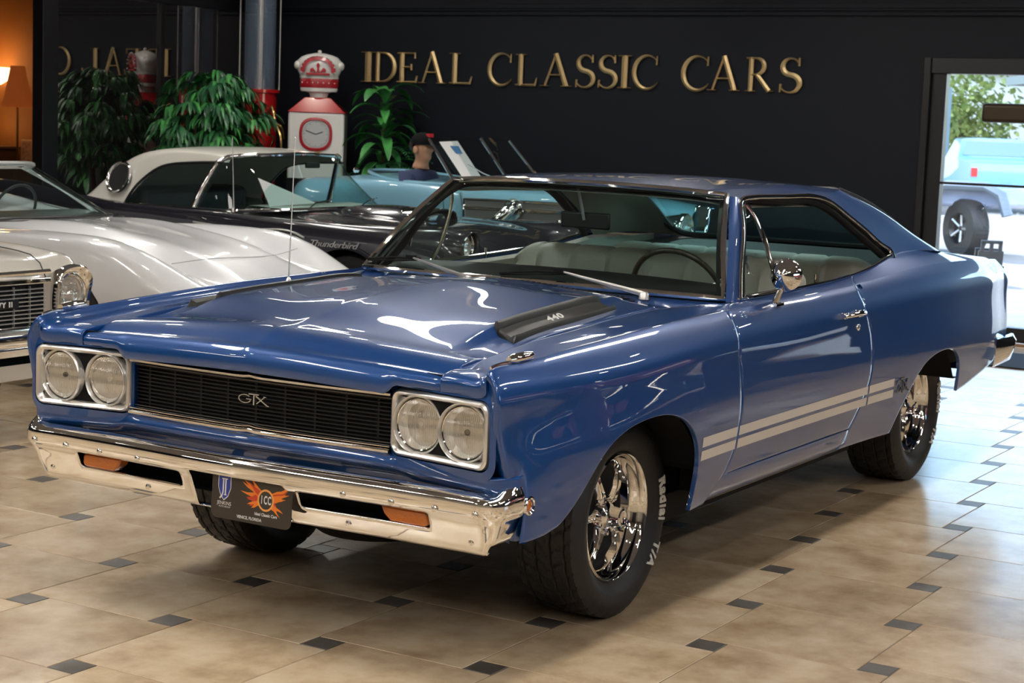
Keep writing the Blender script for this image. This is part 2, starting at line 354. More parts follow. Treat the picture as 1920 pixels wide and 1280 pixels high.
for i, t in enumerate(ST):
    zc = zc_[i]; k = max(i - 3, 0)
    for r in range(7):
        f = FR[r] if r < 6 else 1.0
        CT[i, r] = (xs_[r][k], t, .33 + f * (zc - .33) + (.004 if r == 6 else 0))
    xc = xs_[6][k]; xi, zi = inn['x'][i], inn['z'][i]
    dep = .006 if t < .3 else .0
    CT[i, 7] = (xc - .14 * (xc - xi), t, zc + .006 + .1 * (zi - zc))
    CT[i, 8] = (xc - .55 * (xc - xi), t, zc + .45 * (zi - zc) - dep)
    CT[i, 9] = (xi, t, zi)
    if t > 4.1:
        d = (t - 4.1) / .1
        for r in range(10): CT[i, r, 2] -= 0.010 * d * d * (1 if r > 5 else 0)
    if t < -.9:
        inw = {-.93: 0, -.96: .006, -.99: .017, -1.02: .034}[t]
        for r in range(10):
            CT[i, r, 1] = NY[r] + yT[t]
            if r <= 5: CT[i, r, 0] -= inw * (1, 1, 1, .9, .7, .45)[r]
            elif r == 6: CT[i, r, 0] -= inw * .40; CT[i, r, 2] -= inw * .40
            else:
                CT[i, r, 2] -= inw * (0, 0, 0, 0, 0, 0, 0, 1.05, 1.3, 1.35)[r]
                if r == 7: CT[i, r, 0] = CT[i, 6, 0] + (CT[i, r, 0] - CT[i, 6, 0]) * (1 - .5 * inw / .034)
ROWS = [None] * 10
def Bs(t, v):
    """surface point arrays; t, v 1-D same length"""
    t = np.atleast_1d(np.asarray(t, float)); v = np.atleast_1d(np.asarray(v, float))
    R = np.stack([nat(ST, CT[:, r], t) for r in range(10)], 1)    # (m,10,3)
    out = np.zeros((len(t), 3))
    # natural spline matrix over fixed knots VR -> evaluate by basis
    W_ = vb(v)
    return np.einsum('mk,mkd->md', W_, R)
def vb(v):
    I = np.eye(10); return nat(VR, I, v)
def v_of_z(t, z):
    zc = nat(ST, zc_, np.atleast_1d(t)); return -1 + (np.atleast_1d(z) - .33) / (zc - .33)
# arches (y,z) lower edge
def arch(pts):
    P = curve(pts, 160); o = np.argsort(P[:, 0]); return P[o]
AF = curve([(-.70, .415), (-.655, .445), (-.614, .484), (-.547, .559), (-.465, .629), (-.348, .678), (-.212, .699), (-.069, .698), (.037, .676), (.116, .636), (.175, .570), (.203, .50), (.212, .43), (.218, .34)], 240)
AR = curve([(2.14, .30), (2.19, .41), (2.24, .46), (2.32, .525), (2.42, .59), (2.54, .63), (2.70, .650), (2.86, .645), (2.97, .615), (3.03, .555), (3.03, .50), (2.99, .455), (2.955, .42), (2.94, .30)], 200)
AR = AR[np.argsort(AR[:, 0])] if False else AR
def zarch(y, A):
    k = A[:, 0]; z = A[:, 1]; up = np.maximum.accumulate(k)
    return np.interp(y, up, z, left=-1, right=-1)
def panel(name, ya, yb, vbot, vtop, n, m, parent=CAR, hem=True, tcl=None, mt=PAINT):
    """ya, yb: functions v->t ; vbot: function t->v ; tcl: list of s values"""
    S_ = np.linspace(0, 1, n) if tcl is None else np.array(sorted(set(np.round(list(np.linspace(0, 1, n)) + list(tcl), 5))))
    qs = np.linspace(0, 1, m)
    G = []
    ga = lambda s: 1 - s if not callable(vbot) else (lambda u: (1 - u) ** 2 * (1 + 2 * u))(min(s / .10, 1))
    gb = lambda s: s if not callable(vbot) else (lambda u: u * u * (3 - 2 * u))(max((s - .83) / .17, 0))
    va0 = -.55
    for s in S_:
        yy = lambda v: ya(va0) * (1 - s) + yb(va0) * s + (ya(v) - ya(va0)) * ga(s) + (yb(v) - yb(va0)) * gb(s)
        vb0 = vbot(yy(va0)) if callable(vbot) else vbot
        if callable(vbot) and (ga(s) > 0 or gb(s) > 0):
            for _ in range(3): vb0 = vbot(yy(vb0))
        vm = -.36 if callable(vbot) else vb0 * .5
        vs = np.r_[np.linspace(vb0, vm, m // 2)[:-1], np.linspace(vm, vtop, m - m // 2 + 1)]
        G.append(Bs(np.array([yy(v) for v in vs]), vs))
    G = np.array(G)
    return patch(name, G, parent, hem, mt)
def patch(name, G, parent, hem=True, mt=PAINT, inward=None, hd=.012, flip=False):
    """G (n,m,3) -> mesh with a rolled hem all round"""
    G = np.asarray(G, float)
    if hem:
        du = np.gradient(G, axis=0); dv = np.gradient(G, axis=1); Nn = np.cross(du, dv); Nn /= (np.linalg.norm(Nn, axis=2, keepdims=True) + 1e-12)
        c = G.reshape(-1, 3).mean(0); ctr = np.array([0, 1.5, .45])
        if np.sum(Nn * (G - ctr)) < 0: Nn = -Nn
        def ring(G, Nn, off, dep):
            n, m = G.shape[:2]; out = np.zeros((n + 2, m + 2, 3)); out[1:-1, 1:-1] = G
            def e(a, b, nn): d = a - b; d /= (np.linalg.norm(d, axis=-1, keepdims=True) + 1e-9); return a + d * off - nn * dep
            out[0, 1:-1] = e(G[0], G[1], Nn[0]); out[-1, 1:-1] = e(G[-1], G[-2], Nn[-1])
            out[1:-1, 0] = e(G[:, 0], G[:, 1], Nn[:, 0]); out[1:-1, -1] = e(G[:, -1], G[:, -2], Nn[:, -1])
            for (i, j, a, b) in ((0, 0, 1, 1), (0, -1, 1, -2), (-1, 0, -2, 1), (-1, -1, -2, -2)): out[i, j] = (out[a, j] + out[i, b]) / 2
            N2 = np.zeros_like(out); N2[1:-1, 1:-1] = Nn; N2[0] = N2[1]; N2[-1] = N2[-2]; N2[:, 0] = N2[:, 1]; N2[:, -1] = N2[:, -2]
            return out, N2
        G, Nn = ring(G, Nn, .0012, .0006)
        G, Nn = ring(G, Nn, .0008, .0022)
        G, Nn = ring(G, Nn, .0, hd)
    b = MB(); b.grid([[tuple(p) for p in r] for r in G])
    o = b.build(name, mt, parent, smooth=True, angle=75)
    return o
def lin(pts):
    k = [p[0] for p in pts]; y = [p[1] for p in pts]
    return lambda v: float(np.interp(v, k, y))
def spl(pts):
    k = [p[0] for p in pts]; y = [p[1] for p in pts]
    return lambda v: float(nat(k, y, [min(max(v, k[0]), k[-1])])[0])
gap = .0025
seamA = spl([(-1, .335), (-.9, .42), (-.80, .478), (-.65, .512), (-.45, .520), (-.28, .512), (-.15, .505), (0, .535), (.3, .62), (1, .79)])
seamB = spl([(-1, 1.60), (-.9, 1.64), (-.75, 1.715), (-.58, 1.80), (-.4, 1.822), (-.25, 1.81), (-.1, 1.765), (0, 1.79), (.4, 1.87), (1, 1.985)])
nose = lambda v: -1.02
tail = lambda v: 4.2
def vb_f(t):
    z = max(.335, float(zarch(t, AF)) if -.655 < t < .218 else .335)
    if t <= -.655: z = float(np.interp(t, [-1.0, -.90, -.75, -.70, -.655], [.42, .425, .425, .43, .445]))
    return float(v_of_z(t, z)[0])
def vb_q(t):
    z = max(.345, float(zarch(t, AR)) if 2.14 < t < 3.035 else .345)
    if t >= 2.95: z = max(z if t < 3.035 else .4, float(np.interp(t, [2.95, 3.2, 3.74, 4.2], [.425, .440, .50, .58])))
    return float(v_of_z(t, z)[0])
def clus(A, a, b):
    """s values at the arch's samples"""
    return [(y - a) / (b - a) for y in A[::3, 0] if a < y < b]
for sgn in (1,):
    fen = panel('front_fender', nose, lambda v: seamA(v) - gap, vb_f, 1.0, 90, 64, tcl=clus(AF, -1.02, .5))
    door = panel('door', lambda v: seamA(v) + gap, lambda v: seamB(v) - gap, float(v_of_z(1.0, .425)[0]), 1.0, 60, 56)
    qua = panel('quarter_panel', lambda v: seamB(v) + gap, tail, vb_q, 1.0, 120, 64, tcl=clus(AR, 1.75, 4.2))
rock = None
# rocker panel under the door
R_ = []
for y in np.linspace(.375, 1.66, 40):
    R_.append([(.935 + .0 * y, y, .420), (.932, y, .40), (.925, y, .375), (.912, y, .350), (.893, y, .332), (.86, y, .322)])
rocker = patch('rocker_panel', np.array(R_), CAR)
# ---- sail panel (C-pillar)
SB = [[(.770, 2.54, 1.072), (.772, 2.90, 1.079), (.757, 3.28, 1.054), (.700, 3.42, 1.038)],
      [(.745, 2.44, 1.122), (.738, 2.75, 1.130), (.702, 3.07, 1.130), (.655, 3.16, 1.112)],
      [(.715, 2.30, 1.190), (.703, 2.58, 1.205), (.667, 2.84, 1.210), (.618, 2.94, 1.192)],
      [(.685, 2.12, 1.262), (.668, 2.37, 1.278), (.630, 2.59, 1.285), (.582, 2.69, 1.270)],
      [(.655, 1.94, 1.328), (.637, 2.12, 1.345), (.602, 2.30, 1.354), (.550, 2.42, 1.347)]]
def tens(SB, us, vs, n, m):
    SB = np.array(SB); A = np.stack([nat(us, SB[r], np.linspace(us[0], us[-1], n)) for r in range(len(SB))], 1)
    return np.stack([nat(vs, A[i], np.linspace(vs[0], vs[-1], m)) for i in range(n)], 0)
sail = patch('roof_pillar', tens(SB, [0, .45, .85, 1], [0, .2, .45, .75, 1], 28, 28), CAR, hem=False)
# ---- roof
RT = [[(0, 1.005, 1.366), (.25, 1.015, 1.365), (.44, 1.040, 1.360), (.555, 1.070, 1.352), (.617, 1.092, 1.341)],
      [(0, 1.20, 1.381), (.25, 1.205, 1.379), (.44, 1.22, 1.372), (.570, 1.235, 1.358), (.642, 1.24, 1.334)],
      [(0, 1.60, 1.392), (.25, 1.60, 1.389), (.44, 1.60, 1.381), (.580, 1.60, 1.364), (.660, 1.60, 1.332)],
      [(0, 1.95, 1.391), (.25, 1.95, 1.388), (.44, 1.94, 1.380), (.578, 1.94, 1.362), (.655, 1.94, 1.328)],
      [(0, 2.25, 1.380), (.25, 2.24, 1.377), (.42, 2.20, 1.371), (.55, 2.16, 1.362), (.637, 2.12, 1.345)],
      [(0, 2.48, 1.362), (.25, 2.46, 1.360), (.40, 2.40, 1.358), (.52, 2.34, 1.358), (.602, 2.30, 1.354)],
      [(0, 2.62, 1.345), (.23, 2.60, 1.344), (.38, 2.53, 1.344), (.48, 2.47, 1.346), (.550, 2.42, 1.347)]]
G = tens(RT, [0, .35, .7, .9, 1], [0, .2, .5, .72, .87, .95, 1], 30, 50)
Gm = G[::-1].copy(); Gm[..., 0] *= -1
roof = patch('roof', np.concatenate([Gm[:-1], G], 0), CAR, hem=False)
# inner ceiling
ih = G.copy(); ih[..., 2] -= .035; ih[..., 0] *= .97; im = ih[::-1].copy(); im[..., 0] *= -1
patch('headliner', np.concatenate([im[:-1], ih], 0), CAR, hem=False, mt=HEADL)
isl = tens(SB, [0, .45, .85, 1], [0, .2, .45, .75, 1], 10, 10); isl = isl - np.array([.035, 0, .01]); 
ipil = patch('pillar_lining', isl, CAR, hem=False, mt=HEADL)
# ---- hood
HT = [-.958, -.952, -.925, -.87, -.70, -.5, -.42, -.2, .1, .4, .50]
def hood_pt(x, t):
    ax = abs(x); cz = nat([-.958, -.952, -.925, -.87, -.70, -.45, -.1, .2, .5], [.835, .868, .897, .915, .945, .968, .993, 1.008, 1.014], [t])[0]
    sz = nat([-.958, -.952, -.925, -.87, -.70, -.45, -.1, .3, .5], [.828, .862, .878, .886, .904, .929, .951, .966, .972], [t])[0]
    f = np.clip(ax / .68, 0, 1); z = cz + (sz - cz) * (f ** 1.7)
    # dome: outer part sinks next to the scoops
    sm = lambda a, b, q: (lambda u: u * u * (3 - 2 * u))(np.clip((q - a) / (b - a), 0, 1))
    edge = .545 - .05 * np.clip((t + .42) / .75, 0, 1)
    ramp = sm(-.78, -.40, t) * (1 - .75 * sm(.15, .48, t))
    z += .026 * ramp * (1 - sm(edge - .0, edge + .028, ax))
    z -= .006 * ramp * sm(edge - .12, edge - .0, ax) * (1 - sm(edge, edge + .05, ax)) * 0
    z += .0025 * math.exp(-(ax / .018) ** 2) * (1 - sm(-.55, -.1, t))       # centre peak
    z -= .005 * math.exp(-((ax - .27) / .14) ** 2) * sm(-.9, -.4, t)
    y = t + .035 * (ax / .68) ** 2 * (1 - sm(-.93, -.4, t)) * .6
    if t > .3: y -= 0.0
    yr = .50 - .06 * (ax / .66) ** 2
    if t > .1: y = .1 + (t - .1) / .4 * (yr - .1)
    return (x, y, z)
xh = lambda t: float(np.interp(t, [-.96, -.5, 0, .4, .5], [.680, .674, .664, .655, .652]))
US = np.array(sorted(set(list(np.linspace(-1, 1, 89)) + [0])))
ths = list(np.linspace(-.925, .5, 70)); ths = [-.968, -.964, -.958, -.9545, -.950, -.942, -.934] + ths
def hood_row(t):
    row = []
    for u in US:
        x = u * xh(t)
        if t < -.925:
            q = {-.968: 5, -.964: 4.2, -.958: 3.2, -.9545: 2.3, -.950: 1.5, -.942: .9, -.934: .45}[round(t, 4)]
            p = hood_pt(x, -.925); dz = [0, .006, .013, .030, .048, .070]; dy = [0, -.012, -.022, -.031, -.034, -.031]
            ax = abs(x); low = 1.0 if ax < .50 else (1 - .40 * min(1, (ax - .50) / .03))
            z = p[2] - float(np.interp(q, range(6), dz)) * low * (1.08 if ax < .6 else 1); y = p[1] + float(np.interp(q, range(6), dy))
            row.append((x, y, z))
        else: row.append(hood_pt(x, t))
    return row
hood = patch('hood', np.array([hood_row(t) for t in ths]), CAR)
# ---- cowl between hood and windshield
def ws_base(x): ax = abs(x) / .785; return (x, .600 + .125 * ax ** 2.2, 1.004 - .012 * ax ** 2)
def ws_top(x): ax = abs(x) / .612; return (x, 1.003 + .088 * ax ** 2.2, 1.364 - .020 * ax ** 2.5)
cw = []
for u in np.linspace(-1, 1, 41):
    a = hood_pt(u * .652, .5); a = Vector((a[0] * 1.0, a[1] + .006, a[2] - .002)); e = Vector(ws_base(u * .80)); e.z -= .012
    if abs(u) > .97: a = Vector((math.copysign(.662, u), .42, .967))
    cw.append([a, a + Vector((0, .002, -.006)), a.lerp(e, .35) + Vector((0, 0, -.010)), a.lerp(e, .7) + Vector((0, 0, -.008)), e])
patch('cowl', np.array([[tuple(p) for p in r] for r in cw]), CAR, hem=False)
# cowl grille slots
b = MB()
for s in range(-22, 23):
    x = s * .024
    if abs(x) < .04: continue
    p = hood_pt(x, .5); b.box((x - .008, p[1] + .035, p[2] - .0085), (x + .008, p[1] + .06, p[2] - .004))
b.build('cowl_vents', MBLACK, CAR, smooth=False)
# ---- windshield
Gw = []
for u in np.linspace(-1, 1, 33):
    a = Vector(ws_base(u * .785)); e = Vector(ws_top(u * .612)); Gw.append([tuple(a.lerp(e, q) + Vector((0, -.018 * math.sin(math.pi * q), .010 * math.sin(math.pi * q)))) for q in np.linspace(0, 1, 9)])
patch('windshield', np.array(Gw), CAR, hem=False, mt=GLASS)
# tinted band at the top of the glass
Gt = [[tuple(Vector(c[j]) + Vector((0, -.0015, .001))) for j in (7, 8)] for c in Gw]
b = MB(); loop = [c[0] for c in Gw] + Gw[-1][1:-1] + [c[-1] for c in Gw][::-1] + Gw[0][1:-1][::-1]
b.tube([Vector(p) + Vector((0, -.006, .004)) for p in loop], .0115, 8, closed=True, up=(0, 0, 1)); b.build('windshield_trim', CHROME, CAR)
b = MB()
cen = Vector((0, .85, 1.18)); P2 = [Vector(p).lerp(cen, .045) + Vector((0, .006, -.004)) for p in loop]; P1 = [Vector(p) + Vector((0, .004, -.004)) for p in loop]
b.grid([[tuple(a), tuple(c)] for a, c in zip(P1, P2)], closeu=True); b.build('windshield_seal', BLACKP, CAR)
# ---- A pillars, drip rail, door glass frame
def strip(name, A, B, m, n=24, bulge=.006, out=(1, -.3, .3)):
    o_ = Vector(out).normalized(); A = curve(A, n); B = curve(B, n)
    G = [[tuple(Vector(a).lerp(Vector(c), q) + o_ * bulge * math.sin(math.pi * q)) for q in np.linspace(0, 1, 7)] for a, c in zip(A, B)]
    return patch(name, np.array(G), CAR, hem=False, mt=m)
pil = strip('windshield_pillar', [(.793, .722, .984), (.742, .832, 1.105), (.672, .985, 1.260), (.622, 1.088, 1.345)], [(.806, .80, .978), (.755, .905, 1.105), (.695, 1.04, 1.255), (.650, 1.135, 1.338)], PAINT)
b = MB(); b.tube(curve([(.806, .815, .985), (.757, .915, 1.110), (.698, 1.045, 1.258), (.655, 1.13, 1.334), (.654, 1.17, 1.339), (.660, 1.4, 1.341), (.665, 1.6, 1.340), (.663, 1.85, 1.334), (.672, 1.98, 1.315), (.700, 2.18, 1.240), (.728, 2.34, 1.172), (.755, 2.47, 1.112), (.772, 2.535, 1.078), (.778, 2.54, 1.06)], 70), .0085, 8, up=(1, 0, 0), sx=1.2)
rail = b.build('drip_rail', CHROME, CAR)
b = MB(); b.tube(curve([(.790, .86, .99), (.742, .955, 1.105), (.685, 1.075, 1.255), (.642, 1.17, 1.318), (.644, 1.4, 1.324), (.648, 1.7, 1.322), (.645, 1.86, 1.312), (.66, 1.99, 1.282), (.69, 2.18, 1.205), (.722, 2.35, 1.128), (.745, 2.47, 1.072)], 70), .016, 8, up=(1, 0, 0))
wseal = b.build('window_seal', MBLACK, CAR)
# belt trim along the window sill
b = MB(); b.tube([Vector(p) + Vector((0, 0, .006)) for p in Bs(np.linspace(.80, 2.52, 50), np.ones(50))], .0065, 8); belt = b.build('belt_trim', CHROME, CAR)
# vent window
b = MB(); vA = [(.795, .865, .992), (.748, .955, 1.105), (.692, 1.075, 1.250), (.662, 1.135, 1.312)]
b.tube(curve(vA, 16), .009, 8); vB = [(.664, 1.150, 1.316), (.690, 1.20, 1.255), (.738, 1.225, 1.12), (.768, 1.225, 1.045), (.792, 1.215, .996)]
b.tube(curve(vB, 20), .011, 8, sx=.7); b.tube([(.795, .865, .995), (.792, 1.215, .997)], .007, 6)
vent = b.build('vent_window_frame', CHROME, CAR)
Ga = curve(vA, 14); Gb = curve(vB, 14); vg = patch('vent_glass', np.array([[tuple(Vector(a).lerp(Vector(c), q)) for q in (0, .5, 1)] for a, c in zip(Ga, Gb[::-1])]), vent, hem=False, mt=glassmat('vent_glass', (.84, .90, .90), ior=1.12))
b = MB(); b.tube([(.742, .985, 1.12), (.750, .995, 1.10), (.756, .995, 1.07)], .006, 6); b.box((.735, .975, 1.11), (.75, .99, 1.135)); b.build('vent_latch', CHROME, vent)
# ---- deck lid, backlight, tail
DK = [[(0, y, z), (.35, y - .002, z), (.62, y - .012, z - .001), (.736 - .027 * (y - 3.4), y - .03, ze)] for y, z, ze in ((3.42, 1.043, 1.046), (3.65, 1.030, 1.024), (3.9, 1.014, 1.004), (4.1, 1.000, .992), (4.17, .994, .984), (4.20, .984, .974), (4.215, .965, .958), (4.215, .935, .93))]
G = tens(DK, [0, .4, .8, 1], [0, .23, .48, .68, .76, .82, .90, 1], 16, 34); Gm = G[::-1].copy(); Gm[..., 0] *= -1
patch('trunk_lid', np.concatenate([Gm[:-1], G], 0), CAR)
BLt = [(0, 2.62, 1.343), (.23, 2.60, 1.342), (.38, 2.53, 1.342), (.48, 2.47, 1.344), (.548, 2.42, 1.345)]; BLb = [(0, 3.40, 1.045), (.3, 3.38, 1.046), (.48, 3.34, 1.05), (.60, 3.28, 1.055), (.65, 3.18, 1.10)]
A_ = curve(BLt, 16); B_ = curve(BLb, 16); G = np.array([[a * (1 - q) + c * q + np.array([0, 0, .03 * math.sin(math.pi * q)]) for q in np.linspace(0, 1, 10)] for a, c in zip(A_, B_)]); Gm = G[::-1].copy(); Gm[..., 0] *= -1; G2 = np.concatenate([Gm[:-1], G], 0)
patch('rear_window', G2, CAR, hem=False, mt=glassmat('rear_glass', (.45, .78, .82)))
b = MB(); loop = [tuple(c[0]) for c in G2] + [tuple(p) for p in G2[-1][1:-1]] + [tuple(c[-1]) for c in G2][::-1] + [tuple(p) for p in G2[0][1:-1]][::-1]
b.tube(loop, .016, 8, closed=True); b.build('rear_window_trim', BLACKP, CAR)
b = MB(); b.grid([[(x, 4.23, z) for x in np.linspace(-.80, .80, 9)] for z in (.94, .8, .62)]); b.grid([[(x, y, z) for x in np.linspace(-.8, .8, 9)] for y, z in ((4.23, .62), (4.18, .50), (3.9, .42))]); b.build('tail_panel', PAINT, CAR)
TAILR = mat('tail_lamp_red', (.35, .01, .01), .2, coat=1)
b = MB(); b.box((.38, 4.232, .76), (.76, 4.25, .88)); tl = b.build('tail_lamp', TAILR, CAR, bevel=.01)
b = MB(); b.box((.8435, 3.93, .745), (.858, 3.985, .785)); sm_ = b.build('rear_marker_lamp', TAILR, CAR, bevel=.005)
# rear bumper
b = MB(); prof = [(0, .585), (.045, .60), (.06, .575), (.05, .52), (.035, .475), (.0, .455)]
path = [(-.905, 3.80), (-.895, 3.98), (-.865, 4.14), (-.80, 4.22), (-.6, 4.245), (0, 4.255), (.6, 4.245), (.80, 4.22), (.865, 4.14), (.895, 3.98), (.905, 3.80)]
pc = curve([(x, y, 0) for x, y in path], 60); G = []
for i, p in enumerate(pc):
    t_ = pc[min(i + 1, 59)] - pc[max(i - 1, 0)]; nrm = np.array([t_[1], -t_[0]]); nrm /= np.linalg.norm(nrm)
    if nrm @ (p[:2] - np.array([0, 3])) < 0: nrm = -nrm
    k = min(1, min(i, 59 - i) / 8 + .25); G.append([(p[0] + nrm[0] * (o_ * k - .012), p[1] + nrm[1] * (o_ * k - .012), z) for o_, z in prof])
b.grid(G); b.build('rear_bumper', CHROME, CAR)
# ---- front: fascia, bezels, headlights, grille, bumper
def fy(x):   # plane of the headlight bezels / grille opening, y as function of x
    return float(np.interp(abs(x), [0, .5, .86, .9], [-.925, -.905, -.958, -.965]))
# header panel behind hood lip + inner fender faces: rounded rectangle ring around the bezels (blue)
def rrect(x0, x1, z0, z1, r, n=6, notch=0):
    P = []
    for cx, cz, a in ((x1 - r, z0 + r, -90), (x1 - r, z1 - r, 0), (x0 + r, z1 - r, 90), (x0 + r, z0 + r, 180)):
        for k in range(n + 1):
            t_ = math.radians(a + 90 * k / n); P.append((cx + r * math.cos(t_), cz + r * math.sin(t_)))
    return P
def blend_ring(name, loops, m, parent, flip=False, label=None):
    b = MB(); n = len(loops[0])
    b.grid([[L_[i] for L_ in loops] for i in range(n)], closeu=True, flip=flip)
    return b.build(name, m, parent, angle=50, label=label)
BX0, BX1, BZ0, BZ1 = .500, .862, .632, .826
def on(P, d): return [(x, fy(x) + d, z) for x, z in P]
outer = rrect(.50, .868, .622, .845, .035)
fasc = MB(); 
fasc.grid([[a, c] for a, c in zip([(x, fy(x) + .004, z) for x, z in rrect(.494, .884, .600, .862, .055)], on(rrect(.498, .866, .628, .830, .034), -.004))], closeu=True)
fasc.grid([[a, c] for a, c in zip(on(rrect(.498, .866, .628, .830, .034), -.004), on(rrect(.500, .864, .630, .828, .034), .03))], closeu=True)
facia = fasc.build('headlight_surround', PAINT, CAR, angle=60)
vv = np.r_[np.linspace(-.86, 0, 40), np.linspace(0, 1, 30)[1:]]; E_ = Bs(np.full(len(vv), -1.015), vv); G = []
for e, v in zip(E_, vv):
    e = Vector(e); d_ = Vector((-.06, .034, 0)) if v < -.40 else Vector((-.036, .022, 0)) if v < -.02 else (Vector((-.026, .024, -.02)) if v < .1 else Vector((0, .030, -.022)))
    G.append([tuple(e), tuple(e + d_ * .5), tuple(e + d_)])
freturn = patch('fender_return', np.array(G), CAR, hem=False)
# bezel : satin rim, two lamp cups, black panel between them
def bezel():
    rim = MB(); prof = [(0.0, .012), (0.002, -.008), (.008, -.0125), (.016, -.008), (.020, .004), (.022, .03)]
    loops = []
    for off, d in prof: loops.append(on(rrect(BX0 + off, BX1 - off, BZ0 + off, BZ1 - off, max(.034 - off * .7, .012)), d))
    o = blend_ring('headlight_bezel', loops, SATIN, CAR)
    b = MB(); cu = on(rrect(BX0 + .019, BX1 - .019, BZ0 + .019, BZ1 - .019, .018), .022)
    b.add(cu, [tuple(range(len(cu)))]); b.build('back_plate', SATIN, o, smooth=False)
    hg = [(.684 + s_ * (.085 - math.sqrt(max(.0851 ** 2 - dz ** 2, 0)) + .003), .729 + dz) for s_, dzs in ((1, np.linspace(-.080, .080, 21)), (-1, np.linspace(.080, -.080, 21))) for dz in dzs]
    b = MB(); b.add([(x, fy(x) + .006, z) for x, z in hg], [tuple(range(len(hg)))]); b.build('black_panel', MBLACK, o, smooth=False)
    for zz in (.660, .800):
        b = MB(); b.prism([(.838, zz - .012), (.846, zz - .010), (.846, zz + .010), (.838, zz + .012)], fy(.84) + .004, fy(.84) + .006); b.build('drain_slot', MBLACK, o, smooth=False)
    for cx in (.599, .769):
        nrm = Vector((fy(cx + .05) - fy(cx - .05), -.1, 0)); nrm = Vector((-(fy(cx + .05) - fy(cx - .05)) * 0, -1, 0))
        c = (cx, fy(cx), .729)
        r = MB(); r.lathe([(.0865, .030), (.0860, .002), (.0845, -.006), (.0825, -.008), (.0800, -.004), (.0765, .012), (.0755, .030)], 48, 'y', c)
        ring = r.build('lamp_ring', SATIN, o)
        h = MB(); h.lathe([(.0765, .016), (.0755, .006), (.0735, .002), (.071, .004)], 40, 'y', c); hl = h.build('headlight', CHROME, o)
        q = MB(); q.lathe([(.0005, .056), (.02, .054), (.045, .042), (.062, .024), (.0715, .006)], 40, 'y', c); q.build('reflector', REFL, hl)
        q = MB(); q.lathe([(.0005, -.008), (.025, -.0065), (.05, -.003), (.0715, .0045)], 40, 'y', c)
        q.build('lens', FLUTE, hl)
        q = MB(); q.lathe([(.0005, .016), (.008, .016), (.009, .03), (.008, .05)], 16, 'y', c); q.build('bulb', BLACKP if cx > .7 else REFL, hl)
    return o
FLUTE = bpy.data.materials.new('fluted_glass'); FLUTE.use_nodes = True
N = FLUTE.node_tree.nodes; L = FLUTE.node_tree.links; N.clear(); o_ = N.new('ShaderNodeOutputMaterial'); tr_ = N.new('ShaderNodeBsdfTransparent'); tr_.inputs[0].default_value = (.97, .96, .93, 1)
b_ = N.new('ShaderNodeBsdfGlossy'); b_.inputs['Roughness'].default_value = .06; mx = N.new('ShaderNodeMixShader'); mx.inputs[0].default_value = .30
L.new(tr_.outputs[0], mx.inputs[1]); L.new(b_.outputs[0], mx.inputs[2]); L.new(mx.outputs[0], o_.inputs[0])
tc = N.new('ShaderNodeTexCoord'); wv = N.new('ShaderNodeTexWave'); wv.bands_direction = 'X'; wv.inputs['Scale'].default_value = 55; wv.inputs['Distortion'].default_value = .3
wz = N.new('ShaderNodeTexWave'); wz.bands_direction = 'Z'; wz.inputs['Scale'].default_value = 9; wz.inputs['Distortion'].default_value = 1.5
ad = N.new('ShaderNodeMath'); bp = N.new('ShaderNodeBump'); bp.inputs['Strength'].default_value = .7; bp.inputs['Distance'].default_value = .004
L.new(tc.outputs['Object'], wv.inputs['Vector']); L.new(tc.outputs['Object'], wz.inputs['Vector']); L.new(wv.outputs['Fac'], ad.inputs[0]); L.new(wz.outputs['Fac'], ad.inputs[1]); L.new(ad.outputs[0], bp.inputs['Height']); L.new(bp.outputs[0], b_.inputs['Normal'])
bz = bezel()
# grille : black recess with horizontal bars, bright top and bottom mouldings, centre emblem
b = MB(); gx = .515
gc = lambda x: -.926 + .020 * (abs(x) / .5) ** 2
xsq = np.linspace(-gx, gx, 41)
b.grid([[(x, gc(x) + .05, z) for x in xsq] for z in (.640, .805)])
b.grid([[(x, gc(x) + d, z) for x in xsq] for d, z in ((.0, .805), (.05, .806))]); b.grid([[(x, gc(x) + d, z) for x in xsq] for d, z in ((.0, .648), (.05, .648))])
grille = b.build('grille', MBLACK, CAR, smooth=False)
GB = mat('grille_bar', (.003, .003, .0035), .6)
for k in range(11):
    z = .668 + k * .0117
    b = MB(); b.tube([(x, gc(x) + .020, z) for x in xsq], .0026, 6); b.build('grille_bar', GB, grille)
for z in (.660, .790):
    b = MB(); b.tube([(x, gc(x) + .010, z) for x in np.linspace(-.495, .495, 31)], .0022, 6); b.build('grille_bar', mat('grille_frame', (.15, .15, .15), .3, .8), grille)
for k in range(9):
    x = -.44 + .11 * k; b = MB(); b.box((x - .004, gc(x) + .022, .66), (x + .004, gc(x) + .03, .79)); b.build('grille_post', GB, grille, smooth=False)
def mould(name, z, h, dy, x1=.50):
    b = MB(); xs2 = np.linspace(-x1, x1, 41)
    b.grid([[(x, gc(x) + dy + a, z + c + .0035 * math.exp(-(x / .02) ** 2)) for a, c in ((.014, h * .55), (-.002, h * .5), (-.008, h * .2), (-.008, -h * .2), (-.002, -h * .5), (.014, -h * .55))] for x in xs2])
    return b.build(name, CHROME, CAR, angle=50)
mould('grille_moulding', .8035, .016, -.004); mould('grille_moulding', .6385, .015, -.008); mould('grille_moulding', .652, .006, -.002)
def emblem(parent, name, place, size, m, ext=.003):
    V, F = text_mesh('GTX', size, ext, bold=False, spacing=.86); V = [place(Vector(v)) for v in V]
    return mesh(name, V, F, m, parent, False)
def gtx_mesh():
    """wide emblem letters: thin swept G, tall T, X with long foot"""
    b = MB(); P = []
    g = [(-.95 + .36 * math.cos(a) - .0, .0 + .20 * math.sin(a)) for a in np.radians(np.linspace(35, 345, 26))]
    return g
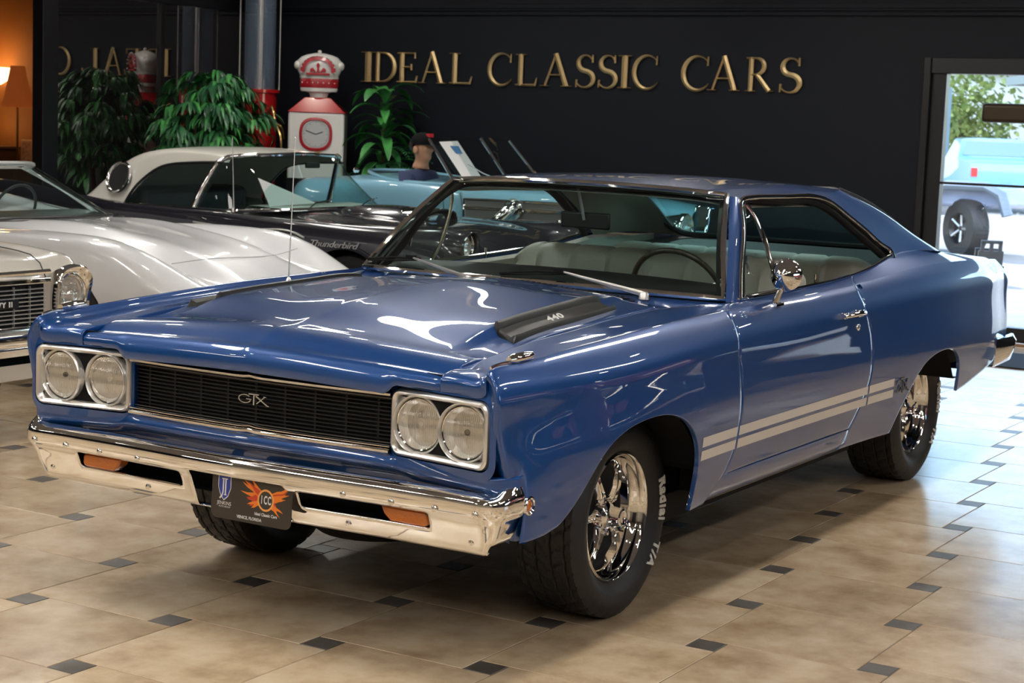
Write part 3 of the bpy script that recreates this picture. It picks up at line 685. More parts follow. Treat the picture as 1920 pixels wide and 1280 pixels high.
def stroke(b, pts, w0, w1=None, ext=.003, T=None):
    w1 = w1 or w0; P = [Vector((p[0], p[1], 0)) for p in pts]; n = len(P); A = []; B = []
    for i in range(n):
        t_ = (P[min(i + 1, n - 1)] - P[max(i - 1, 0)]).normalized(); nn = Vector((-t_.y, t_.x, 0)); w = (w0 + (w1 - w0) * i / (n - 1)) / 2
        A.append(P[i] + nn * w); B.append(P[i] - nn * w)
    f = lambda v, h: T(Vector((v.x, v.y, h)))
    b.grid([[f(a, 0), f(a, ext), f(c, ext), f(c, 0)] for a, c in zip(A, B)], closev=True)
    b.add([f(A[0], 0), f(A[0], ext), f(B[0], ext), f(B[0], 0)], [(0, 1, 2, 3)]); b.add([f(A[-1], 0), f(A[-1], ext), f(B[-1], ext), f(B[-1], 0)], [(3, 2, 1, 0)])
def gtx(parent, T, s, m, ext=.003):
    b = MB(); w = .05 * s
    G_ = [((-.62 + .40 * math.cos(a)) * s, (.0 + .21 * math.sin(a)) * s) for a in np.radians(np.linspace(40, 330, 24))]
    stroke(b, G_, w * .8, w, ext, T); stroke(b, [(-.52 * s, 0), (-.18 * s, 0)], w * .8, None, ext, T); stroke(b, [(-.25 * s, 0.01 * s), (-.27 * s, -.13 * s)], w, None, ext, T)
    stroke(b, [(-.36 * s, .27 * s), (.30 * s, .27 * s)], w, None, ext, T); stroke(b, [(.0, .26 * s), (-.03 * s, -.28 * s)], w * 1.3, None, ext, T)
    stroke(b, [(.12 * s, .19 * s), (.88 * s, -.25 * s)], w * 1.1, None, ext, T); stroke(b, [(.70 * s, .20 * s), (.16 * s, -.20 * s)], w * .8, None, ext, T)
    stroke(b, [(.80 * s, -.24 * s), (.98 * s, -.25 * s)], w * .7, None, ext, T); stroke(b, [(.60 * s, .20 * s), (.78 * s, .20 * s)], w * .7, None, ext, T)
    return b.build('emblem', m, parent, smooth=False)
gtx(grille, lambda v: (v.x + .015, gc(0) - .004 - v.z, v.y + .736), .058, SATIN)
# lower valance : rolls back under the grille, bulged in the middle
vx = np.linspace(-.915, .915, 101); G = []
for x in vx:
    ax = abs(x); s = 1 / (1 + math.exp((ax - .53) / .014)); yb_ = (-.915 + .012 * (ax / .5) ** 2) * s + (1 - s) * (fy(x) + .006)
    zt = .628 - .0 * s; zt = .632 * s + (1 - s) * .612
    dy = -.012 * s; yb_ += max(0, ax - .872) ** 1.0 * 2.0
    G.append([(x, yb_ + .02, zt + .004), (x, yb_ + .0, zt), (x, yb_ + dy, zt - .012), (x, yb_ + dy * 1.3, zt - .024 * (1 + .5 * s)), (x, yb_ + .010, zt - .04 * (1 + .3 * s)), (x, yb_ + .03, zt - .055), (x, yb_ + .045, .56), (x, yb_ + .05, .52), (x, yb_ + .07, .47)])
patch('front_valance', np.array([[p for p in nat(range(9), r, np.linspace(0, 8, 30))] for r in G]), CAR, hem=False)
# black sheet standing in for the shadow in the gap behind the hood lip
b = MB(); b.grid([[(x, fy(x) + .012, z) for x in np.linspace(-.868, .868, 41)] for z in (.800, .88)]); b.build('lip_gap_shadow', MBLACK, CAR, smooth=False)
# ---- front bumper
def bump_path(x):   # top front edge y
    ax = abs(x); return float(np.interp(ax, [0, .2, .5, .75, .86], [-1.012, -1.006, -.990, -.986, -.990]))
NB = 121
bx = np.linspace(-1, 1, NB)
def bcol(u):
    """cross section (list of points) at u in -1..1 ; last part wraps round the fender"""
    a = abs(u); s = 1 if u >= 0 else -1
    if a < .86:
        x = a / .86 * .845; y = bump_path(x); nx, ny = 0., -1.; e = 0
    else:
        q = (a - .86) / .14; ang = q * math.radians(88); r = .075
        if q < .75:
            an = q / .75 * math.radians(80); x = .845 + r * math.sin(an); y = bump_path(.845) + r * (1 - math.cos(an)); nx, ny = math.sin(an), -math.cos(an)
        else:
            an = math.radians(80); d = (q - .75) / .25 * .075; x = .845 + r * math.sin(an) + d * .10; y = bump_path(.845) + r * (1 - math.cos(an)) + d; nx, ny = math.sin(an), -math.cos(an)
        e = q
    hump = math.exp(-((a - .985) / .035) ** 2) * .022
    cp = max(0, 1 - (a / .28) ** 2); shelf = .043 if a < .86 else .043 * (1 - e) + .018
    # (offset outward, z)
    low = .390 + (.0 if a < .86 else .04 * e); dep = .058 * (1 - .0 * e) + .03 * e
    zt = .570 + hump
    P = [(-shelf - .012, zt - .004), (-shelf, zt), (-shelf * .6, zt + .001 - .004), (-.012, .560 + hump * .9), (-.004, .554 + hump * .6), (.0, .545 + hump * .3), (.0, .535), (-.002, .520), (-.005, .506), (-.016, .492), (-.022, .484), (-.030, .462), (-.036, .447), (-.048, .418), (-dep, low), (-dep - .012, low - .006), (-dep - .03, low + .0)]
    return [(s * (x + nx * o_), y + ny * o_, z) for o_, z in P]
cols = [bcol(u) for u in bx]
bm_ = MB(); nP = len(cols[0]); V = [p for c in cols for p in c]; F = []
def cut(i, j):
    u = (bx[i] + bx[i + 1]) / 2; x = abs(u) / .86 * .845; 
    if abs(u) > .86: return False
    if 9 <= j <= 11 and .225 + (12 - j) * -.0 < x < .665: return True      # lamp / air slots
    if 8 <= j <= 14 and x < .175: return True                              # number plate recess
    return False
for i in range(NB - 1):
    for j in range(nP - 1):
        if not cut(i, j): F.append((i * nP + j, (i + 1) * nP + j, (i + 1) * nP + j + 1, i * nP + j + 1))
bmp = MB(); bmp.add(V, F); bumper = bmp.build('front_bumper', CHROME, CAR, angle=50)
sd = bumper.modifiers.new('s', 'SOLIDIFY'); sd.thickness = .006; sd.offset = -1; 
bv = bumper.modifiers.new('b', 'SUBSURF'); bv.levels = 1; bv.render_levels = 1
# dark back panel seen through the slots
b = MB(); b.grid([[(x, -.845, z) for x in np.linspace(-.80, .80, 9)] for z in (.415, .56)]); b.grid([[(x, y, .42) for x in np.linspace(-.8, .8, 9)] for y in (-.88, -.845)]); b.build('air_dam', MBLACK, CAR, smooth=False)
AMB = []
for s in (1, -1):
    b = MB(); y0 = -.934
    pts = [(.500, .490), (.655, .490), (.664, .480), (.664, .456), (.654, .447), (.535, .447), (.512, .466)]
    b.prism([(s * x, z) for x, z in pts], y0 - .018, y0 + .03); b.build('turn_signal', AMBER, CAR, bevel=.006)
for bxz in ((.842, .516), (.707, .514), (.560, .512), (.395, .512), (.805, .425), (.387, .418)):
    for s in (1, -1):
        x, z = bxz; u = x / .845 * .86; c = bcol(u); zz = [p[2] for p in c]; k = min(range(5, 14), key=lambda q: abs(zz[q] - z)); p = c[k]
        b = MB(); b.lathe([(.0095, 0), (.0092, -.002), (.007, -.0045), (.0005, -.0055)], 14, 'y', (s * x, p[1] - .002, z)); b.build('bumper_bolt', CHROME, bumper)
# guards: lines of the recess sides
# ---- number plate
PLM = mat('plate_brown', (.045, .036, .028), .45, bump=(300, .05)); PLT = mat('plate_white', (.75, .75, .75), .5); SHB = mat('shield_blue', (.03, .06, .35), .5); FLO = mat('flame_orange', (.85, .22, .02), .5); FLR = mat('flame_red', (.62, .06, .02), .5); FLY = mat('ring_yellow', (.9, .38, .10), .5)
pw, ph = .152, .076; PC = Vector((.062, -.992, .453)); tilt = math.radians(-2)
PM = Matrix.Translation(PC) @ Matrix.Rotation(math.radians(-3.5), 4, 'X')
def pt(v, h=0): return tuple(PM @ Vector((v[0], -.0012 - h, v[1])))
b = MB(); poly = rrect(-pw, pw, -ph, ph, .022); b.prism(poly, -.0012, .0012, M=PM); plate = b.build('license_plate', PLM, CAR, smooth=False)
def ptext(s_, x, z, size, m, bold=False, sx=1., parent=plate):
    V, F = text_mesh(s_, size, 0, bold); mesh('plate_text', [pt((v[0] * sx + x, v[1] + z), .0006) for v in V], F, m, parent, False)
def pshape(name, pts, m, h=.0005):
    b = MB(); b.add([pt(p, h) for p in pts], [tuple(range(len(pts)))]); return b.build(name, m, plate, smooth=False)
sh = [(-.022, .036), (0, .040), (.022, .034), (.023, .0), (.014, -.024), (0, -.036), (-.012, -.024), (-.022, 0)]
pshape('shield', [(x * 1.12 - .104, z * 1.1 + .018) for x, z in sh], PLT, .0004); pshape('shield', [(x - .104, z + .018) for x, z in sh], SHB, .0007)
def pline(pts, w, m, h=.001):
    b = MB(); stroke(b, pts, w, None, .0003, lambda v: pt((v.x, v.y), h + v.z)); return b.build('shield_mark', m, plate, smooth=False)
pline([(-.114, .044), (-.103, .044)], .003, PLT); pline([(-.108, .044), (-.108, .005), (-.112, -.008), (-.120, -.016)], .0045, PLT); pline([(-.099, .044), (-.099, .0), (-.099, -.004)], .0045, PLT); pline([(-.104, -.004), (-.094, -.004)], .003, PLT); pline([(-.103, .044), (-.092, .044)], .003, PLT)
ptext('JENKINS', -.102, -.030, .0155, PLT, sx=.95); ptext('AUTO GROUP', -.100, -.040, .0068, PLT); ptext('Ideal Classic Cars', .058, -.044, .0125, PLT, True, .95); ptext('VENICE, FLORIDA', -.004, -.062, .0125, PLT, True, .95)
rr = random.Random(3)
for k in range(26):   # flames
    side = 1 if k % 2 else -1; a0 = rr.uniform(-38, 44); L0 = rr.uniform(.055, .080) * (1.05 if a0 > 10 else .72); a = math.radians(a0); cx, cz = .055, .0
    d = Vector((side * math.cos(a), math.sin(a))); nn = Vector((-d.y, d.x)); s0 = Vector((cx, cz)) + d * .018; w = rr.uniform(.007, .011); bend = rr.uniform(-.012, .012)
    pts = [s0 + nn * w, s0 + d * L0 * .4 + nn * (w * .8 + bend * .3), s0 + d * L0 * .7 + nn * (w * .35 + bend), s0 + d * L0 + nn * bend * 1.2, s0 + d * L0 * .65 - nn * (w * .3 - bend * .8), s0 + d * L0 * .35 - nn * w * .8, s0 - nn * w]
    pshape('flame', [(p.x, p.y) for p in pts], FLR if k % 3 == 0 else FLO, .0004 + k * 1e-5)
pshape('ring', [(.055 + .031 * math.cos(a), .0 + .033 * math.sin(a)) for a in np.linspace(0, 2 * math.pi, 30)[:-1]], FLY, .0008); pshape('ring', [(.055 + .025 * math.cos(a), .0 + .027 * math.sin(a)) for a in np.linspace(0, 2 * math.pi, 30)[:-1]], PLM, .0011)
for q, ch in enumerate('ICC'):
    V, F = text_mesh(ch, .034, 0, True); mesh('plate_text', [pt((v[0] * .55 + .055 + (q - 1) * .0145, v[1]), .0014) for v in V], F, PLT, plate, False)
for x, z in ((-.088, -.055), (.094, -.062)):
    b = MB(); b.lathe([(.006, 0), (.0055, -.002), (.0005, -.003)], 10, 'y', (PC.x + x, PC.y - .001, PC.z + z)); b.build('plate_screw', CHROME, plate)
for x in (-.085, .06): pshape('plate_hole', [(x + .0035 * math.cos(a), .058 + .0035 * math.sin(a)) for a in np.linspace(0, 2 * math.pi, 10)[:-1]], MBLACK, .0006)
# side marker lamp on the fender
mk = Bs([-.79], [-.66])[0]
b = MB(); b.lathe([(.028, .000), (.0275, .006), (.023, .008), (.0175, .003)], 24, 'x', (mk[0] - .002, mk[1] + .0, mk[2])); marker = b.build('side_marker', CHROME, CAR)
b = MB(); b.lathe([(.0005, .007), (.012, .006), (.018, .002)], 18, 'x', (mk[0] - .002, mk[1], mk[2])); b.build('marker_lens', AMBER, marker)
# fender-top turn indicator
b = MB(); p0 = Bs([-.93, -.86, -.79, -.72], [.10] * 4)
P = [tuple(p0[0] + np.array([0, 0, .002])), tuple(p0[1] + np.array([0, 0, .004]))]
b.tube([tuple(Vector(p) + Vector((0, 0, .003))) for p in Bs(np.linspace(-.94, -.84, 8), np.full(8, .08))], .0055, 8, sx=.6)
b.tube([tuple(Vector(p) + Vector((0, 0, .012))) for p in Bs(np.linspace(-.86, -.755, 8), np.full(8, .08))], [.008, .013, .0145, .015, .0145, .014, .013, .011], 10, sx=1.1); ind = b.build('fender_indicator', CHROME, CAR)
# ---- hood scoops : black outward facing inserts with the engine number
def scoop():
    b = MB(); A = []; Bq = []; G = []
    for t in np.linspace(-.43, .30, 20):
        e_ = .545 - .05 * np.clip((t + .42) / .75, 0, 1); a_ = hood_pt(e_ - .004, t); c_ = hood_pt(e_ + .10, t)
        A.append((e_ - .002, t, a_[2] + .004)); Bq.append((e_ + .10, t - .045, c_[2] + .004))
    A = np.array(A); Bq = np.array(Bq)
    for a, c in zip(A, Bq):
        a = Vector(a); c = Vector(c); up = Vector((.25, 0, 1)).normalized(); d = (c - a)
        G.append([a + Vector((-.004, 0, -.02)), a + up * .006, a + d * .07 + up * .010, a + d * .16 + up * .004, a + d * .22 + up * -.009, a + d * .80 + up * -.006, a + d * .88 + up * .003, a + d * .95 + up * .009, c + up * .004, c + Vector((.004, 0, -.03))])
    f0 = G[0]; k0 = [p + Vector((0, -.012, -.014)) for p in f0]; k1 = [p + Vector((0, -.016, -.03)) for p in f0]
    G = [[Vector((p.x, p.y, min(p.z, .90))) for p in k1]] + [k0] + [[p + Vector((0, .0, .003)) for p in G[0]]] + G[1:]
    b.grid([[tuple(p) for p in r] for r in G]); e = G[-1]; b.grid([[tuple(p) for p in e], [tuple(p + Vector((0, .02, -.02))) for p in e]])
    o = b.build('hood_scoop', mat('scoop_black', (.010, .0095, .0095), .34, bump=(400, .1)), CAR, angle=35)
    # number on the recessed floor
    a = Vector(A[9]); c = Vector(Bq[9]); d = (c - a); t_ = (Vector(A[12]) - Vector(A[6])).normalized(); up = t_.cross(d.normalized()) ; up = -up if up.z < 0 else up
    org = a + d * .50 + Vector((.25, 0, 1)).normalized() * -.008
    V, F = text_mesh('440', .046, .001, True, spacing=1.1); mesh('scoop_number', [tuple(org + t_ * v[0] * 1.5 - d.normalized() * v[1] + up * (v[2] + .001)) for v in V], F, WHITE, o, False)
    return o
sc_ = scoop()
# ---- side stripes and emblem
def sheet(name, t0, t1, z0f, z1f, m, off=.0012, n=60, parent=CAR, v0=None):
    G = []
    for t in np.linspace(t0, t1, n):
        zz = np.linspace(z0f(t), z1f(t), 4); p = Bs(np.full(4, t), v_of_z(np.full(4, t), zz)); p[:, 0] += off; G.append(p)
    return patch(name, np.array(G), parent, hem=False, mt=m)
for z0, z1 in ((.5525, .586), (.5065, .540)):
    f0 = lambda t, z=z0: z + .0; f1 = lambda t, z=z1: z
    sheet('side_stripe', .213, .505, f0, f1, STRIPE, parent=fen, n=12); sheet('side_stripe', .522, 1.795, f0, f1, STRIPE, parent=door); sheet('side_stripe', 1.812, 2.10, f0, f1, STRIPE, parent=qua, n=12)
p = Bs([2.19], v_of_z(2.19, .545))[0]
gtx(qua, lambda v: (p[0] + .003 + v.z, 2.195 + v.x, .548 + v.y * 1.3), .085, mat('dark_chrome', (.25, .25, .25), .25, 1.), .004)
# ---- door handle, lock, mirror
hb = Bs([1.60], v_of_z(1.60, .895))[0]
b = MB(); b.box((hb[0] - .004, 1.49, hb[2] - .012), (hb[0] + .016, 1.53, hb[2] + .012)); b.box((hb[0] - .004, 1.64, hb[2] - .014), (hb[0] + .02, 1.69, hb[2] + .014))
b.tube([(hb[0] + .018, 1.485, hb[2]), (hb[0] + .028, 1.52, hb[2] + .002), (hb[0] + .030, 1.60, hb[2] + .004), (hb[0] + .028, 1.67, hb[2] + .002), (hb[0] + .018, 1.70, hb[2])], [.006, .009, .010, .011, .009], 10); hd = b.build('door_handle', CHROME, door, bevel=.003)
lk = Bs([1.665], v_of_z(1.665, .835))[0]
b = MB(); b.lathe([(.015, 0), (.0145, .004), (.011, .007), (.0005, .0075)], 18, 'x', tuple(lk)); b.build('door_lock', CHROME, door)
mp = Vector(Bs([.955], [.16])[0])
b = MB(); b.box((mp.x - .022, mp.y - .035, mp.z - .002), (mp.x + .022, mp.y + .035, mp.z + .008)); b.tube([mp, mp + Vector((.008, .0, .03)), mp + Vector((.02, .005, .065))], [.016, .012, .010], 10)
hc = mp + Vector((.035, .0, .112)); ax_ = Vector((.10, -1, .05)).normalized()
def disc_mat(c, ax): q = ax.to_track_quat('Z', 'Y').to_matrix().to_4x4(); return Matrix.Translation(c) @ q
Mx = disc_mat(hc, ax_); G = []
for k in range(40):
    a = k * 2 * math.pi / 40; G.append([tuple(Mx @ Vector((r * math.cos(a), r * math.sin(a), h))) for r, h in ((.0005, .052), (.018, .047), (.036, .033), (.052, .012), (.058, .002), (.0605, -.008), (.059, -.013), (.055, -.013))])
b.grid(G, closeu=True); mir = b.build('side_mirror', CHROME, door, bevel=.0)
b = MB(); b.add([tuple(Mx @ Vector((.055 * math.cos(k * math.pi / 20), .055 * math.sin(k * math.pi / 20), -.012))) for k in range(40)], [tuple(range(40))]); b.build('mirror_glass', mat('mirror', (.9, .9, .9), .02, 1.), mir, smooth=False)
# ---- wheel wells, underbody
for s in (1,):
    for yc, A in ((-.19, AF), (2.6, AR)):
        r_ = .56 if yc < 1 else .55; zl = .45 if yc < 1 else .48
        b = MB(); G = []
        for a in np.radians(np.linspace(-15, 195, 24)): G.append([(x, yc + r_ * math.cos(a), max(zl, .20 + r_ * math.sin(a) * .98)) for x in (.45, .80, .92)])
        b.grid(G); b.grid([[(.45, yc + r_ * math.cos(a), max(zl, .20 + r_ * math.sin(a))), (.45, yc + r_ * math.cos(a), zl - .01)] for a in np.radians(np.linspace(-15, 195, 24))])
        ww = b.build('wheel_well', MBLACK, CAR)
        mirror_dup(ww)
b = MB(); b.box((-.80, .30, .27), (.80, 2.05, .36)); b.box((-.42, -.50, .31), (.42, 3.2, .40)); b.box((-.78, 3.25, .50), (.78, 3.95, .60)); b.box((-.78, .42, .30), (.78, .46, .90)); b.box((-.86, .40, .36), (-.80, 2.0, .80)); b.box((.80, .40, .36), (.86, 2.0, .80)); b.build('underbody', MBLACK, CAR, smooth=False)
b = MB(); b.lathe([(.0005, -.05), (.20, -.05), (.27, 0), (.29, .06)], 24, 'z', (0, -.25, .27)); b.tube([(-.55, 0, .25), (.55, 0, .25)], .04); b.tube([(.25, .3, .20), (.25, 3.9, .22)], .03); b.tube([(-.25, .3, .20), (-.25, 3.9, .22)], .03); b.build('exhaust_pipes', MBLACK, CAR)
# ---- wheels
def tyre(R, w, r_in=.205):
    b = MB(); seg = 216; hw = w / 2; G = []
    grooves = [-.62, -.22, .22, .62]
    prof0 = [(r_in, -hw * .62), (r_in + .012, -hw * .74), (r_in + .045, -hw * .96), ((r_in + R) / 2 + .01, -hw * 1.02), (R - .035, -hw * .97), (R - .014, -hw * .88)]
    tr = []
    xs3 = np.linspace(-.82, .82, 42)
    for q in xs3:
        g = any(abs(q - k) < .035 for k in grooves); tr.append((R - (.008 if g else 0) - .006 * q ** 4, q * hw, g, q))
    for k in range(seg):
        a = k * 2 * math.pi / seg; row = [(r, x) for r, x in prof0]
        for r, x, g, q in tr:
            ph_ = (k + int(abs(q) * 9) + (3 if q > 0 else 0)) % 6
            row.append((r - (.006 if (ph_ == 0 and not g) else 0), x))
        row += [(R - .014, hw * .88), (R - .035, hw * .97), ((r_in + R) / 2 + .01, hw * 1.02), (r_in + .045, hw * .96), (r_in + .012, hw * .74), (r_in, hw * .62)]
        G.append([(x, r * math.cos(a), r * math.sin(a)) for r, x in row])
    b.grid(G, closeu=True); return b
def make_wheel(name, R, w, parent):
    root = bpy.data.objects.new(name, None); COL.objects.link(root); root.parent = parent; root.empty_display_size = .1
    hw = w / 2
    tyre(R, w).build('tyre', RUBBER, root, angle=35)
    # raised white lettering, bent along the sidewall
    RL = (.205 + R) / 2 + .004
    for word, u0 in (('Radial', -.044), ('T/A', .118)):
        V, F = text_mesh(word, .047, .002, .034, spacing=1.12); Vn = []
        for v in V:
            u, h, d = v; u += u0; a = -u * 1.22 / RL + math.radians(-6); r = RL + h - .004
            Vn.append((hw * float(np.interp(r, [.25, (.205 + R) / 2 + .01, R - .035, R - .014], [.96, 1.02, .97, .88])) + .0035 + d, r * math.cos(a), r * math.sin(a)))
        mesh('tyre_lettering', Vn, F, WHITE, root, False)
    b = MB(); b.lathe([(.213, hw * .66), (.214, hw * .74), (.208, hw * .78), (.200, hw * .73), (.196, hw * .60), (.192, hw * .52), (.184, hw * .46), (.178, hw * .30), (.172, hw * .10), (.160, -.01 + hw * 0), (.152, -.02), (.165, -hw * .7)], 72, 'x'); b.build('rim', CHROME, root)
    b = MB(); b.lathe([(.178, .012), (.04, .030)], 48, 'x', (hw * .0, 0, 0)); b.build('rim_backing', MBLACK, root)
    for k in range(5):
        a = math.radians(90 + 72 * k); M = Matrix.Rotation(a, 4, 'X')
        b = MB(); secs = [(.045, .022, .050), (.08, .013, .050), (.12, .011, .042), (.15, .016, .034), (.175, .024, .022)]; G = []
        for r, wd, hh in secs: G.append([tuple(M @ Vector((hw * .0 + x, y, r))) for x, y in ((hh - .03, -wd * 1.15), (hh - .006, -wd), (hh + .0, -wd * .75), (hh - .012, -wd * .35), (hh - .012, wd * .35), (hh + .0, wd * .75), (hh - .006, wd), (hh - .03, wd * 1.15))])
        b.grid(G); b.build('spoke', CHROME, root, angle=50)
        a2 = math.radians(90 + 36 + 72 * k); b = MB(); b.lathe([(.011, .03), (.011, .052), (.008, .060), (.0005, .062)], 10, 'x', (0, .058 * math.cos(a2), .058 * math.sin(a2))); b.build('lug_nut', CHROME, root)
    b = MB(); b.lathe([(.048, .03), (.046, .058), (.038, .066), (.033, .075), (.031, .098), (.029, .110), (.024, .114), (.019, .112), (.017, .108), (.0005, .109)], 36, 'x'); b.build('hub_cap', CHROME, root)
    return root
wf = make_wheel('front_wheel', .330, .245, CAR); wf.location = (.680, 0, .329)
wr = make_wheel('rear_wheel', .342, .262, CAR); wr.location = (.680, 2.946, .341)
for w_ in (wf, wr):
    c = copy_tree(w_, CAR); c.location = (-w_.location.x, w_.location.y, w_.location.z); c.rotation_euler = (0, 0, math.pi)
# ---- mirror the left-hand panels to the right side
mir['skip'] = 1
for o in (fen, freturn, door, qua, rocker, sail, ipil, facia, bz, sc_, pil, rail, wseal, belt, vent, ind, marker, tl, sm_):
    c = mtree(o, CAR)
    for q in [c] + [k for k in COL.objects if k.parent == c] : 
        if q.name.startswith('scoop_number') or q.name.startswith('emblem'):
            pass
# ---- glass area: wipers, antenna
def wiper(px, tx, tz_off=.0):
    b = MB(); base = Vector(ws_base(px)) + Vector((0, -.075, -.015)); tip = Vector(ws_base(tx)); g = tip + Vector((0, -.012, .075))
    tip = Vector((tx, ws_base(tx)[1] - .02 + .03, 1.055))
    b.lathe([(.0005, .028), (.012, .026), (.017, .018), (.019, 0)], 16, 'z', tuple(base)); b.tube([base + Vector((0, 0, .018)), base.lerp(tip, .35) + Vector((0, 0, .012)), tip], [.010, .008, .004], 8, sx=.7)
    o = b.build('wiper_arm', SATIN, CAR)
    q = MB(); bl = Vector((tx - .24, ws_base(tx - .24)[1] - .012, 1.03)); br = Vector((tx + .05, ws_base(tx + .05)[1] + .012, 1.052)); q.tube([bl, (bl + br) / 2 + Vector((0, 0, .006)), br], .004, 6); q.tube([bl + Vector((0, .006, -.006)), br + Vector((0, .006, -.006))], .003, 5); q.box(tuple(tip - Vector((.02, .008, .006))), tuple(tip + Vector((.02, .008, .008)))); q.build('wiper_blade', MBLACK, o)
wiper(-.17, -.52); wiper(.54, .17)
b = MB(); ab = Vector(Bs([.18], [.62])[0]); ab.x *= -1
b.lathe([(.022, 0), (.020, .008), (.012, .014), (.007, .026), (.0045, .03)], 16, 'z', tuple(ab)); b.tube([ab + Vector((0, 0, .02)), ab + Vector((.0, .01, .27)), ab + Vector((.0, .02, .545))], [.0028, .0022, .0016], 8); b.lathe([(.0005, .55), (.003, .547), (.003, .542), (.0005, .539)], 8, 'z', tuple(ab + Vector((0, .02, 0)))); b.build('antenna', SATIN, CAR)
# ---- interior
b = MB(); G = []
for u in np.linspace(-1, 1, 31):
    x = u * .72; e = Vector(ws_base(x)); G.append([(x, e.y + .03, e.z - .012), (x, e.y + .12, 1.008), (x, e.y + .25, 1.022 - .01 * u * u), (x, 1.02 - .03 * u * u, 1.03 - .012 * u * u), (x, 1.06 - .03 * u * u, 1.018 - .012 * u * u), (x, 1.065, .97), (x, 1.02, .85), (x, 1.0, .72)])
b.grid([[tuple(p) for p in nat(range(8), r, np.linspace(0, 7, 24))] for r in G]); b.build('dashboard', DASH, CAR)
sw = Vector((.36, 1.235, .945)); sax = Vector((0, .90, .43)).normalized(); Ms = disc_mat(sw, sax)
b = MB(); b.tube([tuple(Ms @ Vector((.195 * math.cos(a), .195 * math.sin(a), 0))) for a in np.linspace(0, 2 * math.pi, 49)[:-1]], .0115, 10, closed=True); stw = b.build('steering_wheel', mat('wheel_rim_brown', (.07, .045, .03), .35, noise=(60, (.03, .02, .015))), CAR)
b = MB()
for a in (20, 160, 270): a = math.radians(a); b.tube([tuple(Ms @ Vector((.03 * math.cos(a), .03 * math.sin(a), -.03))), tuple(Ms @ Vector((.188 * math.cos(a), .188 * math.sin(a), 0)))], [.012, .008], 8, sx=.5)
b.build('wheel_spokes', SATIN, stw); b = MB(); b.tube([tuple(Ms @ Vector((0, 0, 0))), tuple(Ms @ Vector((0, 0, -.25)))], [.035, .03], 14); b.build('steering_column', DASH, stw)
def bench(name, y, zt, x0, x1, h, tilt_, seams, base):
    b = MB(); nx = 121; nz = 18; G = []
    for i in range(nx):
        x = x0 + (x1 - x0) * i / (nx - 1); row = []
        dm = min([abs(x - s_) for s_ in seams]); e = min(x - x0, x1 - x); rd = max(0, 1 - e / .12) ** 2
        pf = -.016 * math.exp(-(dm / .009) ** 2)
        for j in range(nz):
            q = j / (nz - 1)
            if q < .6: z = zt - h * (1 - q / .6) ; yy = y - .075 + tilt_ * (z - zt) * -1; yy = y - .075 - tilt_ * (zt - z) ; zz = z - .04
            else: a = (q - .6) / .4 * math.pi; yy = y - .075 * math.cos(a); zz = zt - .04 + .04 * math.sin(a)
            row.append((x, yy - pf * -1 * (1 if q < .6 else .3) + (rd * .03 if q < .6 else 0), zz - rd * .055 + (pf * .6 if q >= .6 else 0)))
        row.append((x, y + .085, zt - h)); G.append(row)
    b.grid(G); b.add([G[0][k] for k in range(len(G[0]))], [tuple(range(len(G[0])))]); b.add([G[-1][k] for k in range(len(G[-1]))], [tuple(range(len(G[-1])))[::-1]])
    o = b.build(name, VINYL, CAR, angle=60)
    c = MB(); c.box((x0 + .01, y - .55, base), (x1 - .01, y, base + .17)); c.build('seat_cushion', VINYL, o, bevel=.03)
    q = MB(); zs = zt + .002
    return o
fs = bench('front_seat', 1.74, 1.075, -.66, .66, .50, .25, [-.53, -.36, -.19, -.02, .02, .19, .36, .53], .42)
rs = bench('rear_seat', 2.60, 1.045, -.68, .68, .45, .25, [-.45, -.3, -.15, 0, .15, .3, .45], .42)
b = MB(); b.grid([[(x, y, z) for x in np.linspace(-.70, .70, 5)] for y, z in ((2.62, 1.0), (3.32, 1.035))]); b.build('parcel_shelf', DASH, CAR, smooth=False)
b = MB(); b.box((-.10, 1.085, 1.185), (.12, 1.10, 1.25)); mm_ = b.build('rear_view_mirror', BLACKP, CAR, bevel=.012); b = MB(); b.tube([(.01, 1.08, 1.22), (.0, 1.06, 1.30), (.0, 1.04, 1.345)], .006, 8); b.build('mirror_stem', SATIN, mm_)
for s in (1, -1):
    b = MB(); pts = [Vector(p) for p in Bs(np.linspace(.82, 2.5, 30), np.ones(30))]
    b.grid([[(s * (p.x - .02), p.y, p.z - .008), (s * (p.x - .045), p.y, p.z - .02), (s * (p.x - .05), p.y, .80), (s * (p.x - .03), p.y, .45)] for p in pts]); dl = b.build('door_lining', VINYL, CAR)
    b = MB(); b.tube([(s * .775, 1.62, .99), (s * .775, 1.62, 1.035)], [.004, .005], 8); b.build('lock_knob', CHROME, dl)
    b = MB(); b.grid([[(s * .735, y, z) for y in np.linspace(2.5, 3.2, 4)] for z in (.6, 1.05)]); b.build('quarter_lining', VINYL, CAR, smooth=False)
